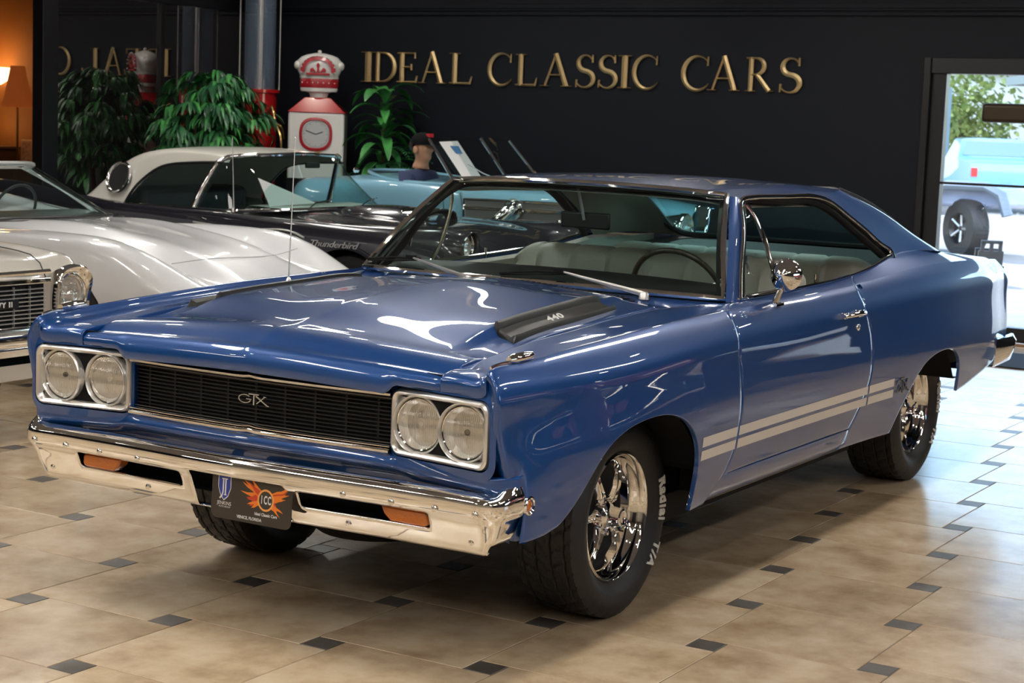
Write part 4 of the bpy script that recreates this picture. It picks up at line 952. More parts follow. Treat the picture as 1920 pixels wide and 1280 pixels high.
# ================================================================ CARS IN THE ROW BEHIND (all face +x; local x = 0 at the nose, -x rearwards, y = its left)
def shell(name, st, rows, m, parent, n=90, msub=44, arches=(), closed_nose=True):
    """st: station x list; rows: list over stations of half sections [(y,z)...]; full width loft with wheel openings"""
    R = np.array(rows, float); st = np.array(st, float); o = np.argsort(st); R = R[o]; st = st[o]
    xs_n = np.linspace(st[0], st[-1], n); k = R.shape[1]; ch = np.linspace(0, 1, k)
    A = np.stack([nat(st, R[:, j], xs_n) for j in range(k)], 1)
    half = np.stack([nat(ch, A[i], np.linspace(0, 1, msub)) for i in range(n)], 0)
    b = MB()
    V = {}; 
    P = np.zeros((n, 2 * msub - 1, 3))
    for i in range(n):
        for j in range(msub):
            y, z = half[i, j]; P[i, msub - 1 + j] = (xs_n[i], y, z); P[i, msub - 1 - j] = (xs_n[i], -y, z)
    keep = np.ones((n - 1, 2 * msub - 2), bool); side = np.abs(P[..., 1]) > .62
    for (ax_, az, r) in arches:
        d = np.hypot(P[..., 0] - ax_, P[..., 2] - az); ins = (d < r) & side
        for i in range(n - 1):
            for j in range(2 * msub - 2):
                if ins[i, j] and ins[i + 1, j] and ins[i, j + 1] and ins[i + 1, j + 1]: keep[i, j] = False
        near = ins & (d > r * .80)
        for i, j in zip(*np.nonzero(near)):
            s_ = r / d[i, j]; P[i, j, 0] = ax_ + (P[i, j, 0] - ax_) * s_; P[i, j, 2] = az + (P[i, j, 2] - az) * s_
    W2 = 2 * msub - 1; F = [(i * W2 + j, (i + 1) * W2 + j, (i + 1) * W2 + j + 1, i * W2 + j + 1) for i in range(n - 1) for j in range(W2 - 1) if keep[i, j]]
    b.add([tuple(p) for p in P.reshape(-1, 3)], F); return b.build(name, m, parent, angle=50)
def simple_wheel(parent, x, y, r, w, capm=CHROME, whitewall=False):
    s = 1 if y > 0 else -1; root = MB(); c = (x, y, r)
    root.lathe([(r * .60, -w / 2), (r * .97, -w / 2), (r, -w * .38), (r, w * .38), (r * .97, w / 2), (r * .60, w / 2)], 48, 'y', c); t = root.build('tyre', RUBBER, parent)
    q = MB(); q.lathe([(r * .61, w * .40 * s), (r * .50, w * .46 * s), (r * .42, w * .30 * s), (.06, w * .38 * s), (.0005, w * .45 * s)], 32, 'y', c); q.build('hub_cap', capm, t); return t
def pane(name, A, B, m, parent, n=14, k=6, bulge=(0, 0, 0)):
    A = curve(A, n); B = curve(B, n); G = np.array([[a * (1 - q) + c * q + np.array(bulge) * math.sin(math.pi * q) for q in np.linspace(0, 1, k)] for a, c in zip(A, B)])
    b = MB(); b.grid([[tuple(p) for p in r] for r in G]); return b.build(name, m, parent, angle=60)
def rod(name, pts, r, m, parent, n=None, seg=8, **kw):
    b = MB(); b.tube(curve(pts, n) if n else pts, r, seg, **kw); return b.build(name, m, parent)
def round_lamp(parent, c, r, axis=(1, 0, 0), ringm=CHROME):
    M = disc_mat(Vector(c), Vector(axis)); 
    def lt(prof, nm, m, p):
        b = MB(); b.grid([[tuple(M @ Vector((rr_ * math.cos(a), rr_ * math.sin(a), h))) for rr_, h in prof] for a in np.linspace(0, 2 * math.pi, 37)[:-1]], closeu=True); return b.build(nm, m, p)
    o = lt([(r * 1.16, -.03), (r * 1.16, .01), (r * 1.10, .018), (r, .008), (r * .98, -.01)], 'headlight', ringm, parent)
    lt([(.0005, -.05), (r * .5, -.04), (r, -.005)], 'reflector', REFL, o); lt([(.0005, .02), (r * .5, .016), (r, .002)], 'lens', FLUTE, o); return o
# ---------------------------------------------------------------- white compact car (far left, only its left front corner is in view)
WPAINT = mat('warm_white_paint', (.66, .62, .55), .3, 0, 1.0, coatr=.02)
NV = thing('compact_car', 'cream white compact car with barred chrome grille, cut off by the left edge', 'car', (-2.92, .45, 0))
st = [-4.6, -4.0, -3.2, -2.4, -1.7, -1.2, -.75, -.35, -.12, -.02, .02]
def nrow(zc, zf, w): return [(0, zc), (.3, zc - .004), (.55, zc - .012), (w - .20, zf - .012), (w - .10, zf + .004), (w - .035, zf - .016), (w - .004, zf - .10), (w, .60), (w - .02, .42), (w - .06, .30), (w - .12, .27)]
rows = [nrow(.84, .84, .84), nrow(.90, .90, .88), nrow(.92, .92, .905), nrow(.92, .93, .905), nrow(.93, .93, .905), nrow(.935, .925, .905), nrow(.92, .905, .90), nrow(.895, .89, .895), nrow(.865, .872, .888), nrow(.815, .845, .87), nrow(.765, .81, .86)]
shell('body', st, rows, WPAINT, NV, arches=[(-.80, .34, .40)])
rod('hood_seam', [(-1.6, .66, .933), (-.8, .655, .912), (-.2, .64, .882), (-.04, .62, .842), (.025, .60, .772)], .003, BLACKP, NV, 20)
b = MB(); b.box((-.04, -.86, .42), (.0, .86, .80)); b.build('front_panel', WPAINT, NV, smooth=False)
b = MB(); b.box((.0, -.60, .545), (.012, .60, .745)); gr = b.build('grille', MBLACK, NV, smooth=False)
for k in range(9): z = .562 + k * .0195; b = MB(); b.box((.012, -.60, z), (.030, .60, z + .005)); b.build('grille_bar', SATIN, gr, smooth=False)
for y in np.linspace(-.5, .5, 11): b = MB(); b.box((.014, y, .55), (.026, y + .004, .735)); b.build('grille_post', SATIN, gr, smooth=False)
for z, h in ((.745, .028), (.532, .016)): b = MB(); b.box((-.01, -.62, z), (.045, .62, z + h)); b.build('grille_moulding', CHROME, gr, bevel=.006)
rod('hood_moulding', [(.03, -.62, .80), (.05, 0, .80), (.03, .62, .80)], .012, CHROME, NV, 20)
V, F = text_mesh('CHEVY II', .034, .002, True, spacing=1.2); b = MB(); b.box((.03, .16, .634), (.036, .42, .676)); bd = b.build('badge', BLACKP, gr, smooth=False); mesh('badge_text', [(.037 + v[2], v[0] * 1.15 + .29, v[1] + .655) for v in V], F, WHITE, bd, False)
for s in (1, -1):
    # chrome headlight bezel, taller than wide with a leaning outer edge
    out = [(.655, .55), (.66, .72), (.69, .800), (.76, .822), (.845, .812), (.885, .775), (.872, .66), (.845, .552), (.76, .535)]
    cy, cz = .765, .672; P_ = curve(out + [out[0]], 61)[:-1]; G = []
    for y, z in P_:
        d = math.hypot(y - cy, z - cz); ux, uz = (y - cy) / d, (z - cz) / d
        G.append([(xx, s * (cy + ux * rr_), cz + uz * rr_) for xx, rr_ in ((-.06, d + .004), (.045, d), (.055, d - .008), (.050, d - .02), (.020, .100), (.0, .094))])
    b = MB(); b.grid(G, closeu=True); bz2 = b.build('headlight_bezel', CHROME, NV, angle=50)
    round_lamp(bz2, (.012, s * cy, cz), .093)
b = MB(); G = []
for u in np.linspace(-1, 1, 41):
    a = abs(u); x = .12 - .05 * a ** 3 - (.10 * max(0, (a - .93) / .07) ** 2); y = u * .90
    G.append([(x - .13, y, .535), (x - .02, y, .530), (x, y, .515), (x + .004, y, .49), (x - .004, y, .465), (x - .012, y, .458), (x - .004, y, .452), (x - .01, y, .42), (x - .04, y, .405)])
b.grid(G); b.build('front_bumper', CHROME, NV, angle=40)
b = MB(); G = [[(.06 - .03 * abs(u) ** 3, u * .86, z) for z in (.372, .30)] + [(.0, u * .86, .285)] for u in np.linspace(-1, 1, 21)]; b.grid(G); vl = b.build('valance', WPAINT, NV)
b = MB(); b.box((-.01, -.84, .30), (.0, .84, .42)); b.build('valance_gap', MBLACK, NV, smooth=False)
b = MB(); b.box((.0, .68, .375), (.02, .80, .405)); b.build('turn_signal', AMBER, NV, smooth=False)
rod('bumper_bolt', [(.035, .79, .335), (.05, .79, .335)], .012, CHROME, NV)
rod('bolt', [(.115, .70, .49), (.125, .70, .49)], .012, CHROME, NV)
for x, y in ((-.80, .74), (-.80, -.74), (-3.6, .74), (-3.6, -.74)): simple_wheel(NV, x, y, .32, .19)
pane('windshield', [(-1.75, -.75, .93), (-1.62, 0, .94), (-1.75, .75, .93)], [(-2.25, -.6, 1.33), (-2.15, 0, 1.35), (-2.25, .6, 1.33)], GLASS, NV)
# ---------------------------------------------------------------- white sports car with arched fenders
VP = mat('pure_white_paint', (.74, .74, .76), .3, 0, 1.0, coatr=.02)
VT = thing('sports_car', 'white low sports car with arched front fenders and chrome-edged windshield', 'car', (-2.90, 3.12, 0))
st = [-4.5, -4.0, -3.4, -2.8, -2.3, -1.9, -1.5, -1.15, -.85, -.55, -.25, -.06, .02]
#          zc , mid(y .35), valley(.5), peak(.68), edge(.84), w
D = [(.80, .80, .80, .82, .74, .80), (.88, .88, .87, .93, .84, .86), (.90, .90, .90, .97, .86, .88), (.86, .86, .87, .90, .84, .86), (.86, .87, .855, .86, .81, .84), (.885, .885, .845, .845, .79, .85), (.885, .89, .82, .86, .79, .865), (.855, .855, .78, .862, .78, .88), (.812, .81, .735, .845, .765, .885), (.745, .735, .67, .765, .68, .88), (.64, .64, .61, .635, .57, .855), (.56, .56, .55, .55, .50, .80), (.50, .50, .50, .49, .46, .74)]
rows = []
for zc, m1, vl_, pk, ed, w in D: rows.append([(0, zc), (.2, zc), (.36, m1), (.50, vl_ + .01), (.60, (vl_ + pk) / 2), (w - .17, pk), (w - .07, pk - .012), (w - .01, ed), (w, min(.56, ed - .06)), (w - .03, .42 if zc > .6 else .40), (w - .10, .26 if zc > .6 else .36)])
shell('body', st, rows, VP, VT, n=110, msub=60, arches=[(-1.12, .33, .35)])
A_ = [(-2.42, -.80, .865), (-2.15, -.62, .875), (-2.02, 0, .885), (-2.15, .62, .875), (-2.42, .80, .865)]; B_ = [(-2.98, -.64, 1.155), (-2.72, -.45, 1.19), (-2.62, 0, 1.20), (-2.72, .45, 1.19), (-2.98, .64, 1.155)]
pane('windshield', A_, B_, GLASS, VT, 24)
for s in (1, -1):
    rod('windshield_pillar', [(-2.40, s * .80, .868), (-2.70, s * .735, 1.02), (-2.97, s * .65, 1.155)], .016, CHROME, VT, 12, sx=1.6); rod('pillar_edge', [(-2.50, s * .82, .868), (-2.78, s * .76, 1.02), (-3.05, s * .67, 1.15)], .008, SATIN, VT, 12)
rod('windshield_header', B_, .017, SATIN, VT, 24); rod('windshield_base', [(a - .0, y, z + .004) for a, y, z in A_], .010, BLACKP, VT, 24)
rod('cowl_seam', [(-2.28, -.80, .872), (-1.98, -.55, .878), (-1.85, 0, .889), (-1.98, .55, .878), (-2.28, .80, .872)], .004, BLACKP, VT, 24)
b = MB(); b.grid([[(x, y, z) for y in np.linspace(-.66, .66, 9)] for x, z in ((-2.2, .88), (-2.5, .90), (-2.62, .86), (-2.62, .6))]); b.build('dashboard', DASH, VT)
b = MB(); b.grid([[(x, y, z) for y in np.linspace(-.62, .62, 9)] for x, z in ((-2.95, 1.15), (-3.3, 1.19), (-3.7, 1.17))]); b.build('roof_panel', VP, VT)
for s in (1, -1): b = MB(); b.grid([[(-3.55 - .12 * math.cos(a), s * .36 + yy, .62 + .36 * math.sin(a)) for yy in (-.2, -.1, .1, .2)] for a in np.radians(np.linspace(-60, 180, 12))]); b.build('seat', DASH, VT)
Ms2 = disc_mat(Vector((-2.80, .36, .88)), Vector((-.92, 0, .38))); b = MB(); b.tube([tuple(Ms2 @ Vector((.185 * math.cos(a), .185 * math.sin(a), 0))) for a in np.linspace(0, 2 * math.pi, 41)[:-1]], .010, 8, closed=True); b.build('steering_wheel', DASH, VT)
rod('nose_seam', [(-.52, -.60, .728), (-.52, -.2, .742), (-.52, .3, .736), (-.58, .62, .762)], .002, mat('panel_gap', (.25, .25, .26), .6), VT, 24)
for x, y in ((-1.12, .76), (-1.12, -.76), (-3.35, .76), (-3.35, -.76)): simple_wheel(VT, x, y, .335, .21)
b = MB(); b.box((-1.4, -.70, .2), (-.3, .70, .5)); b.box((-4.2, -.62, .2), (-1.4, .62, .45)); b.build('underbody', MBLACK, VT, smooth=False)
# ---------------------------------------------------------------- black hardtop with porthole
BP = mat('raven_black_paint', (.014, .013, .020), .25, 0, 1.0, coatr=.015)
TB_ = thing('hardtop_car', 'black two-seat car with white hardtop and round porthole window', 'car', (-2.80, 5.40, 0))
st = [-4.6, -4.2, -3.7, -3.1, -2.5, -2.0, -1.6, -1.2, -.85, -.5, -.22, -.06, .0]
D = [(.80, .96, .84, .86), (.84, 1.0, .86, .87), (.86, .97, .88, .885), (.88, .92, .89, .89), (.89, .90, .885, .895), (.90, .895, .88, .895), (.91, .885, .86, .895), (.905, .875, .84, .893), (.895, .87, .82, .89), (.875, .868, .81, .885), (.83, .865, .79, .875), (.74, .85, .76, .865), (.66, .82, .74, .855)]
rows = [[(0, zc), (.25, zc - .003), (.45, zc - .012), (.60, (zc + zf) / 2 - .02), (w - .13, zf - .005), (w - .05, zf), (w - .012, zs), (w + .002, zs - .12), (w + .004, .56), (w - .02, .42), (w - .06, .30), (w - .12, .26)] for zc, zf, zs, w in D]
shell('body', st, rows, BP, TB_, n=110, msub=56, arches=[(-.88, .335, .375), (-3.47, .335, .37)])
# hood bulge with chrome scoop
b = MB(); G = []
for q in np.linspace(0, 1, 26):
    x = -1.72 + q * .98; w = .27 * math.sin(min(q * 1.6, 1) * math.pi / 2) * (1 if q < .8 else math.sqrt(max(0, 1 - ((q - .8) / .2) ** 2)) * .55 + .45); h = .075 * math.sin(min(q * 1.5, 1) * math.pi / 2) * (1 if q < .75 else 1 - .35 * (q - .75) / .25)
    G.append([(x, w * math.sin(a), float(np.interp(x, [-2, -1.6, -1.2, -.85, -.5], [.90, .91, .905, .895, .875])) - .015 + (h + .015) * math.cos(a)) for a in np.radians(np.linspace(-90, 90, 17))])
b.grid(G); b.add(G[-1], [tuple(range(17))]); b.build('hood_scoop', BP, TB_, angle=60)
b = MB()
for q, (x, w, h) in enumerate(((-1.02, .17, .062), (-.78, .17, .060))): pass
G = [[(x + .03, (.205 + e) * math.sin(a), .880 + (.082 + e) * max(0, math.cos(a)) ** .6) for a in np.radians(np.linspace(-90, 90, 17))] for x, e in ((-.96, .010), (-.935, .014), (-.76, .012), (-.735, .010), (-.73, -.004), (-.76, -.008))]
b.grid(G); sc2 = b.build('scoop_trim', CHROME, TB_, angle=50)
for k in range(4): rod('scoop_louvre', [(-.90, -.222, .900 + k * .011), (-.74, -.222, .900 + k * .011)], .003, BLACKP, sc2)
# hardtop shell, outline in side view cut by the door window
WT = mat('hardtop_white', (.62, .60, .54), .35, 0, .8)
prof = [(-3.52, .905), (-3.34, 1.06), (-3.14, 1.21), (-2.88, 1.305), (-2.6, 1.335), (-2.3, 1.332), (-2.05, 1.312), (-1.95, 1.298)]
pc = curve(prof, 34); G = []
for x, z in [(p[0], p[1]) for p in pc]:
    row = []
    q = (x + 3.52) / 1.57; wt = .60 + .07 * math.sin(math.pi * q); wb = .775
    zb = .90 if x < -2.98 else float(np.interp(x, [-2.98, -2.90, -2.80, -2.68, -2.5, -2.2, -1.8], [.90, 1.00, 1.10, 1.175, 1.215, 1.235, 1.235]))
    for a in np.linspace(0, 1, 22):
        if a < .55: y = a / .55 * wt * .92; zz = z - .02 * (a / .55) ** 3
        else:
            r_ = (a - .55) / .45; zz0 = z - .02; zz = zz0 - (zz0 - zb) * (r_ ** 1.5); fr = (zz0 - zz) / max(zz0 - .90, .01); y = wt * .92 + (wt * .08 + .02) * min(1, r_ * 3) + (wb - wt - .02) * fr
        row.append((x - .17 * (y / .66) ** 2 * max(0, (q - .6) / .4) ** 1.5, y, zz))
    G.append([(p[0], -p[1], p[2]) for p in row[::-1]] + row[1:])
b = MB(); b.grid(G); ht = b.build('hardtop', WT, TB_, angle=60)
for s in (1, -1):
    pcx, pcz = -3.07, 1.085; yy = s * .752; nrm = Vector((-.10, s * .93, .33)).normalized(); M = disc_mat(Vector((pcx, s * .737, pcz)), nrm)
    b = MB(); b.grid([[tuple(M @ Vector((r * math.cos(a), r * math.sin(a) * 1.0, h))) for r, h in ((.125, .0), (.122, .016), (.112, .020), (.102, .012), (.100, .004))] for a in np.linspace(0, 2 * math.pi, 37)[:-1]], closeu=True); ph = b.build('porthole_frame', CHROME, ht)
    b = MB(); b.add([tuple(M @ Vector((.102 * math.cos(a), .102 * math.sin(a), .006))) for a in np.linspace(0, 2 * math.pi, 33)[:-1]], [tuple(range(32))]); b.build('porthole_glass', mat('dark_glass', (.03, .03, .03), .03, 0, 1.), ph, smooth=False)
    wl = [(-2.96, s * .79, .905), (-2.90, s * .775, 1.0), (-2.79, s * .755, 1.105), (-2.67, s * .735, 1.178), (-2.48, s * .722, 1.215), (-2.2, s * .712, 1.232), (-2.10, s * .708, 1.235)]
    rod('window_trim', wl, .010, BLACKP, ht, 24)
    if s < 0: pane('side_glass', wl[:], [(-2.90, s * .79, .90), (-2.7, s * .80, .90), (-2.5, s * .80, .90), (-2.25, s * .80, .90)], mat('cabin_glass', (.02, .03, .03), .02, 0, 1., alpha=.45), TB_, 14)
    rod('windshield_post', [(-2.30, s * .80, .90), (-2.24, s * .765, 1.06), (-2.16, s * .705, 1.235), (-2.10, s * .66, 1.275), (-1.99, s * .48, 1.297)], [.026, .020, .018, .016, .014], CHROME, TB_, None, 10)
    rod('belt_trim', [(-3.0, s * .845, .905), (-2.3, s * .85, .905), (-1.95, s * .85, .905)], .008, CHROME, TB_, 10)
    rod('side_spear', [(-2.2, s * .905, .815), (-1.6, s * .903, .80), (-1.28, s * .900, .788), (-1.22, s * .90, .765)], .007, SATIN, TB_, 14)
    b = MB(); 
    M = disc_mat(Vector((-.16, s * .745, .775)), Vector((1, 0, 0))); b.grid([[(x, s * .745 + r * math.cos(a) * 1.0, .775 + r * math.sin(a)) for x, r in ((-.55, .085), (-.25, .105), (-.06, .112), (.02, .108), (.035, .100), (.0, .092), (-.05, .088))] for a in np.linspace(0, 2 * math.pi, 33)[:-1]], closeu=True); hb_ = b.build('headlight_hood', BP, TB_)
    round_lamp(hb_, (-.03, s * .745, .775), .082)
for z, ys in ((.0, 1),):
    A_ = [(-2.28, -.80, .90), (-1.95, -.78, .905), (-1.62, -.55, .925), (-1.50, 0, .935), (-1.62, .55, .925), (-1.95, .78, .905), (-2.28, .80, .90)]; B_ = [(-2.16, -.70, 1.240), (-2.10, -.65, 1.270), (-2.00, -.45, 1.292), (-1.95, 0, 1.304), (-2.00, .45, 1.292), (-2.10, .65, 1.270), (-2.16, .70, 1.240)]
pane('windshield', A_, B_, glassmat('wrap_glass', (.72, .86, .84), ior=1.22), TB_, 40); rod('windshield_header', B_, .014, CHROME, TB_, 40); rod('windshield_base', A_, .012, CHROME, TB_, 40)
b = MB(); b.grid([[(x, y, z) for y in np.linspace(-.60, .60, 9)] for x, z in ((-1.65, .93), (-1.95, .94), (-2.0, .90), (-2.0, .6))]); b.build('dashboard', mat('cream_dash', (.45, .47, .42), .5), TB_)
b = MB(); b.prism([(-.52, .935), (.02, .95), (-.66, 1.14)], -1.83, -1.825, ax='x'); b.build('information_card', mat('paper', (.80, .80, .80), .6), TB_, smooth=False)
rod('wiper_arm', [(-1.56, -.42, .93), (-1.63, -.25, .965), (-1.66, -.02, .985)], .005, CHROME, TB_); rod('wiper_arm', [(-1.50, .12, .94), (-1.56, .3, .975), (-1.62, .5, .99)], .005, CHROME, TB_); rod('mirror', [(-1.9, -.02, 1.225), (-1.9, .14, 1.225)], .022, DASH, TB_, sx=.4)
rod('tail_fin_lamp', [(-4.55, -.80, .84), (-4.62, -.80, .84)], .05, TAILR, TB_)
V, F = text_mesh('Thunderbird', .074, .002, False, spacing=.95); mesh('fender_script', [(v[0] * 1.12 - .97 + v[1] * .45, -.899 - v[2], v[1] * .8 + .735) for v in V], F, SATIN, TB_, False)
b = MB()
for k in range(4): b.box((-1.50 + k * .05, -.905, .760), (-1.47 + k * .05, -.898, .776))
b.build('fender_louvre', CHROME, TB_, smooth=False)
rod('antenna', [(-1.93, -.79, .90), (-1.94, -.79, 1.10), (-1.955, -.79, 1.42)], [.004, .003, .002], SATIN, TB_); rod('antenna_base', [(-1.93, -.79, .895), (-1.93, -.79, .925)], .018, CHROME, TB_)
b = MB(); b.grid([[(-1.26 + r * math.cos(a) * 1.0 + .38, -.900, .335 + r * math.sin(a)) for r in (.375, .395, .405)] for a in np.radians(np.linspace(0, 180, 32))]); b.build('arch_lip', BP, TB_)
for x, y in ((-.88, .74), (-.88, -.74), (-3.47, .74), (-3.47, -.74)): simple_wheel(TB_, x, y, .335, .19)
b = MB(); b.box((-4.2, -.62, .2), (-.25, .62, .55)); b.box((-.03, -.5, .40), (.02, .5, .66)); b.build('underbody', MBLACK, TB_, smooth=False)
b = MB(); G = [[(x, u * .86, z) for x, z in ((.02, .52), (.10, .51), (.12, .46), (.10, .40), (.04, .39))] for u in np.linspace(-1, 1, 15)]; b.grid(G); b.build('front_bumper', CHROME, TB_)
b = MB(); b.box((-3.2, -.6, .45), (-2.95, .6, 1.02)); b.build('seat_back', DASH, TB_, bevel=.05)
# ---------------------------------------------------------------- light blue roadster
LB = mat('powder_blue_paint', (.22, .46, .60), .32, 0, 1.0, coatr=.02)
RD = thing('roadster', 'light blue open roadster with chrome exhaust pipes on its side, behind the black hardtop car', 'car', (-1.75, 7.42, 0))
st = [-4.55, -4.35, -4.0, -3.6, -3.0, -2.6, -2.2, -1.75, -1.35, -.95, -.65]
D = [(.88, .62, .20), (1.02, .80, .48), (1.09, .95, .66), (1.13, 1.05, .70), (1.12, 1.08, .70), (1.10, 1.06, .69), (1.10, 1.04, .62), (1.09, 1.02, .52), (1.07, .99, .42), (1.04, .96, .33), (1.0, .93, .26)]
rows = [[(0, zc), (w * .4, zc - .005), (w * .78, zc - .03), (w * .95, ze), (w, ze - .10), (w * 1.0, .75), (w * .97, .5), (w * .9, .35)] for zc, ze, w in D]
bd_ = shell('body', st, rows, LB, RD, n=90, msub=30)
for s in (1, -1):
    for (x0, x1, zt, yc, w) in ((-1.95, -.10, .78, .64, .15), (-4.45, -3.25, .80, .66, .13)):
        b = MB(); G = []
        for q in np.linspace(0, 1, 26):
            x = x0 + (x1 - x0) * q; h = .12 + (zt - .12) * math.sin(math.pi * min(max(q * .92 + .06, 0), 1)) ** .7
            G.append([(x, s * (yc + w * math.sin(a)), h - .16 * (1 - math.cos(a))) for a in np.radians(np.linspace(-80, 80, 11))])
        b.grid(G); b.build('fender', LB, RD, angle=60)
    b = MB(); b.box((-3.7, s * .66 - .14, .27), (-1.4, s * .66 + .14, .31)); b.build('running_board', LB, RD, bevel=.01)
    b = MB(); b.lathe([(.0005, -.20), (.08, -.16), (.105, 0), (.108, .02), (.10, .03)], 24, 'x', (-.62, s * .46, .86)); hl = b.build('headlight_shell', CHROME, RD); round_lamp(hl, (-.60, s * .46, .86), .095)
    # exhaust : chrome framed louvre panels with a ribbed pipe coming out
    yf = lambda x: s * (float(np.interp(x, [-3.6, -2.6, -1.7, -1.2, -.7], [.70, .69, .52, .42, .33])) + .012)
    b = MB(); G = [[(x, yf(x), z) for z in (.845, .975)] for x in np.linspace(-2.42, -1.2, 12)]; b.grid(G); lv = b.build('louvre_panel', mat('louvre_grey', (.20, .20, .20), .35, .8), RD)
    for z, r in ((.985, .010), (.925, .012), (.912, .010), (.840, .008)): rod('louvre_moulding', [(x, yf(x) + s * .008, z) for x in np.linspace(-2.43, -1.2, 10)], r, CHROME, lv)
    rod('louvre_moulding', [(-2.43, yf(-2.43) + s * .008, .84), (-2.43, yf(-2.43) + s * .008, .985)], .010, CHROME, lv)
    for x in (-2.02, -1.5):
        b = MB(); b.lathe([(.055, 0), (.085, .0), (.085, s * .02), (.055, s * .02)], 24, 'y', (x, yf(x), .925)); b.build('pipe_collar', CHROME, lv)
        pth = curve([(x, yf(x) - s * .02, .935), (x + .02, yf(x) + s * .07, .93), (x - .04, yf(x) + s * .13, .86), (x - .16, yf(x) + s * .14, .72), (x - .26, yf(x) + s * .12, .50), (x - .3, yf(x) + s * .08, .32)], 60)
        rod('exhaust_pipe', pth, [.046 + .002 * math.cos(k * math.pi) for k in range(60)], CHROME, lv, None, 14)
    rod('door_seam', [(-2.62, yf(-2.62) - s * .006, 1.05), (-2.60, yf(-2.6) - s * .004, .8), (-2.58, yf(-2.6) - s * .004, .42)], .003, BLACKP, RD)
    rod('hood_seam', [(-2.47, yf(-2.47) - s * .002, 1.03), (-2.45, yf(-2.45), .93), (-2.43, yf(-2.43), .912), (-2.2, yf(-2.2), .905)], .003, BLACKP, RD)
    rod('door_handle', [(-2.80, yf(-2.8) + s * .02, .93), (-2.72, yf(-2.72) + s * .028, .945), (-2.66, yf(-2.66) + s * .012, .95)], [.006, .010, .016], CHROME, RD)
    # windshield posts
    rod('windshield_post', [(-2.50, s * .68, 1.08), (-2.82, s * .62, 1.44)], .014, CHROME, RD)
rod('windshield_post', [(-2.42, 0, 1.10), (-2.72, 0, 1.455)], .014, CHROME, RD)
for s in (1, -1): pane('windshield', [(-2.50, s * .68, 1.08), (-2.45, s * .35, 1.09), (-2.42, s * .01, 1.10)], [(-2.82, s * .62, 1.44), (-2.76, s * .3, 1.46), (-2.72, s * .01, 1.455)], VGLASS, RD)
# cockpit opening : dark upholstery and raised rear cowl edge
ck = [(-2.48, -.60), (-2.75, -.60), (-3.0, -.60)] + [(-3.0 - .72 * math.cos(a), .60 * math.sin(a)) for a in np.linspace(-1.45, 1.45, 26)] + [(-3.0, .60), (-2.75, .60), (-2.48, .60)]
b = MB(); b.add([(x, y * .97, 1.138 - .05 * (abs(y) / .6) ** 4) for x, y in ck], [tuple(range(len(ck)))]); b.build('cockpit', mat('navy_leather', (.012, .016, .024), .5, bump=(40, .3)), RD)
rod('cockpit_rim', [(x, y, 1.148 - .062 * (abs(y) / .6) ** 4 if x > -3.1 else 1.150 - .062 * (abs(y) / .6) ** 4) for x, y in ck], .016, LB, RD, None, 8, sx=1.3)
b = MB(); b.lathe([(.0005, .045), (.02, .04), (.028, .02), (.02, .0)], 14, 'z', (-3.72, -.36, 1.13)); b.build('fuel_cap', CHROME, RD)
b = MB(); b.prism([(-.58, 1.12), (-.58 + .28, 1.12), (-.58 + .28, 1.43), (-.58, 1.42)], 0, .003, ax='x', M=Matrix.Translation((-2.82, 0, 0))); cd = b.build('information_sheet', mat('paper', (.80, .80, .80), .6), RD, smooth=False)
for v in cd.data.vertices: v.co.x += -.85 * (v.co.z - 1.08) + .36
b = MB(); b.prism([(-.45, 1.33), (-.36, 1.33), (-.35, 1.39), (-.47, 1.39)], 0, .002, ax='x', M=Matrix.Translation((-2.815, 0, 0))); cp = b.build('sheet_picture', mat('picture_blue', (.05, .18, .38), .5), cd, smooth=False)
for v in cp.data.vertices: v.co.x += -.85 * (v.co.z - 1.08) + .363
rod('wiper_arm', [(-2.40, -.12, 1.11), (-2.50, -.30, 1.18), (-2.56, -.44, 1.25)], .005, SATIN, RD); rod('wiper_arm', [(-2.36, .05, 1.11), (-2.42, -.1, 1.14)], .006, SATIN, RD)
for x, y in ((-1.0, .66), (-1.0, -.66), (-3.9, .66), (-3.9, -.66)): simple_wheel(RD, x, y, .36, .16)
b = MB(); b.box((-4.2, -.45, .3), (-.7, .45, .5)); b.build('underbody', MBLACK, RD, smooth=False)
b = MB(); b.prism([(-.22, .35), (.22, .35), (.26, .7), (.16, 1.02), (-.16, 1.02), (-.26, .7)], -.68, -.54, ax='x'); b.build('radiator_grille', CHROME, RD, bevel=.02)
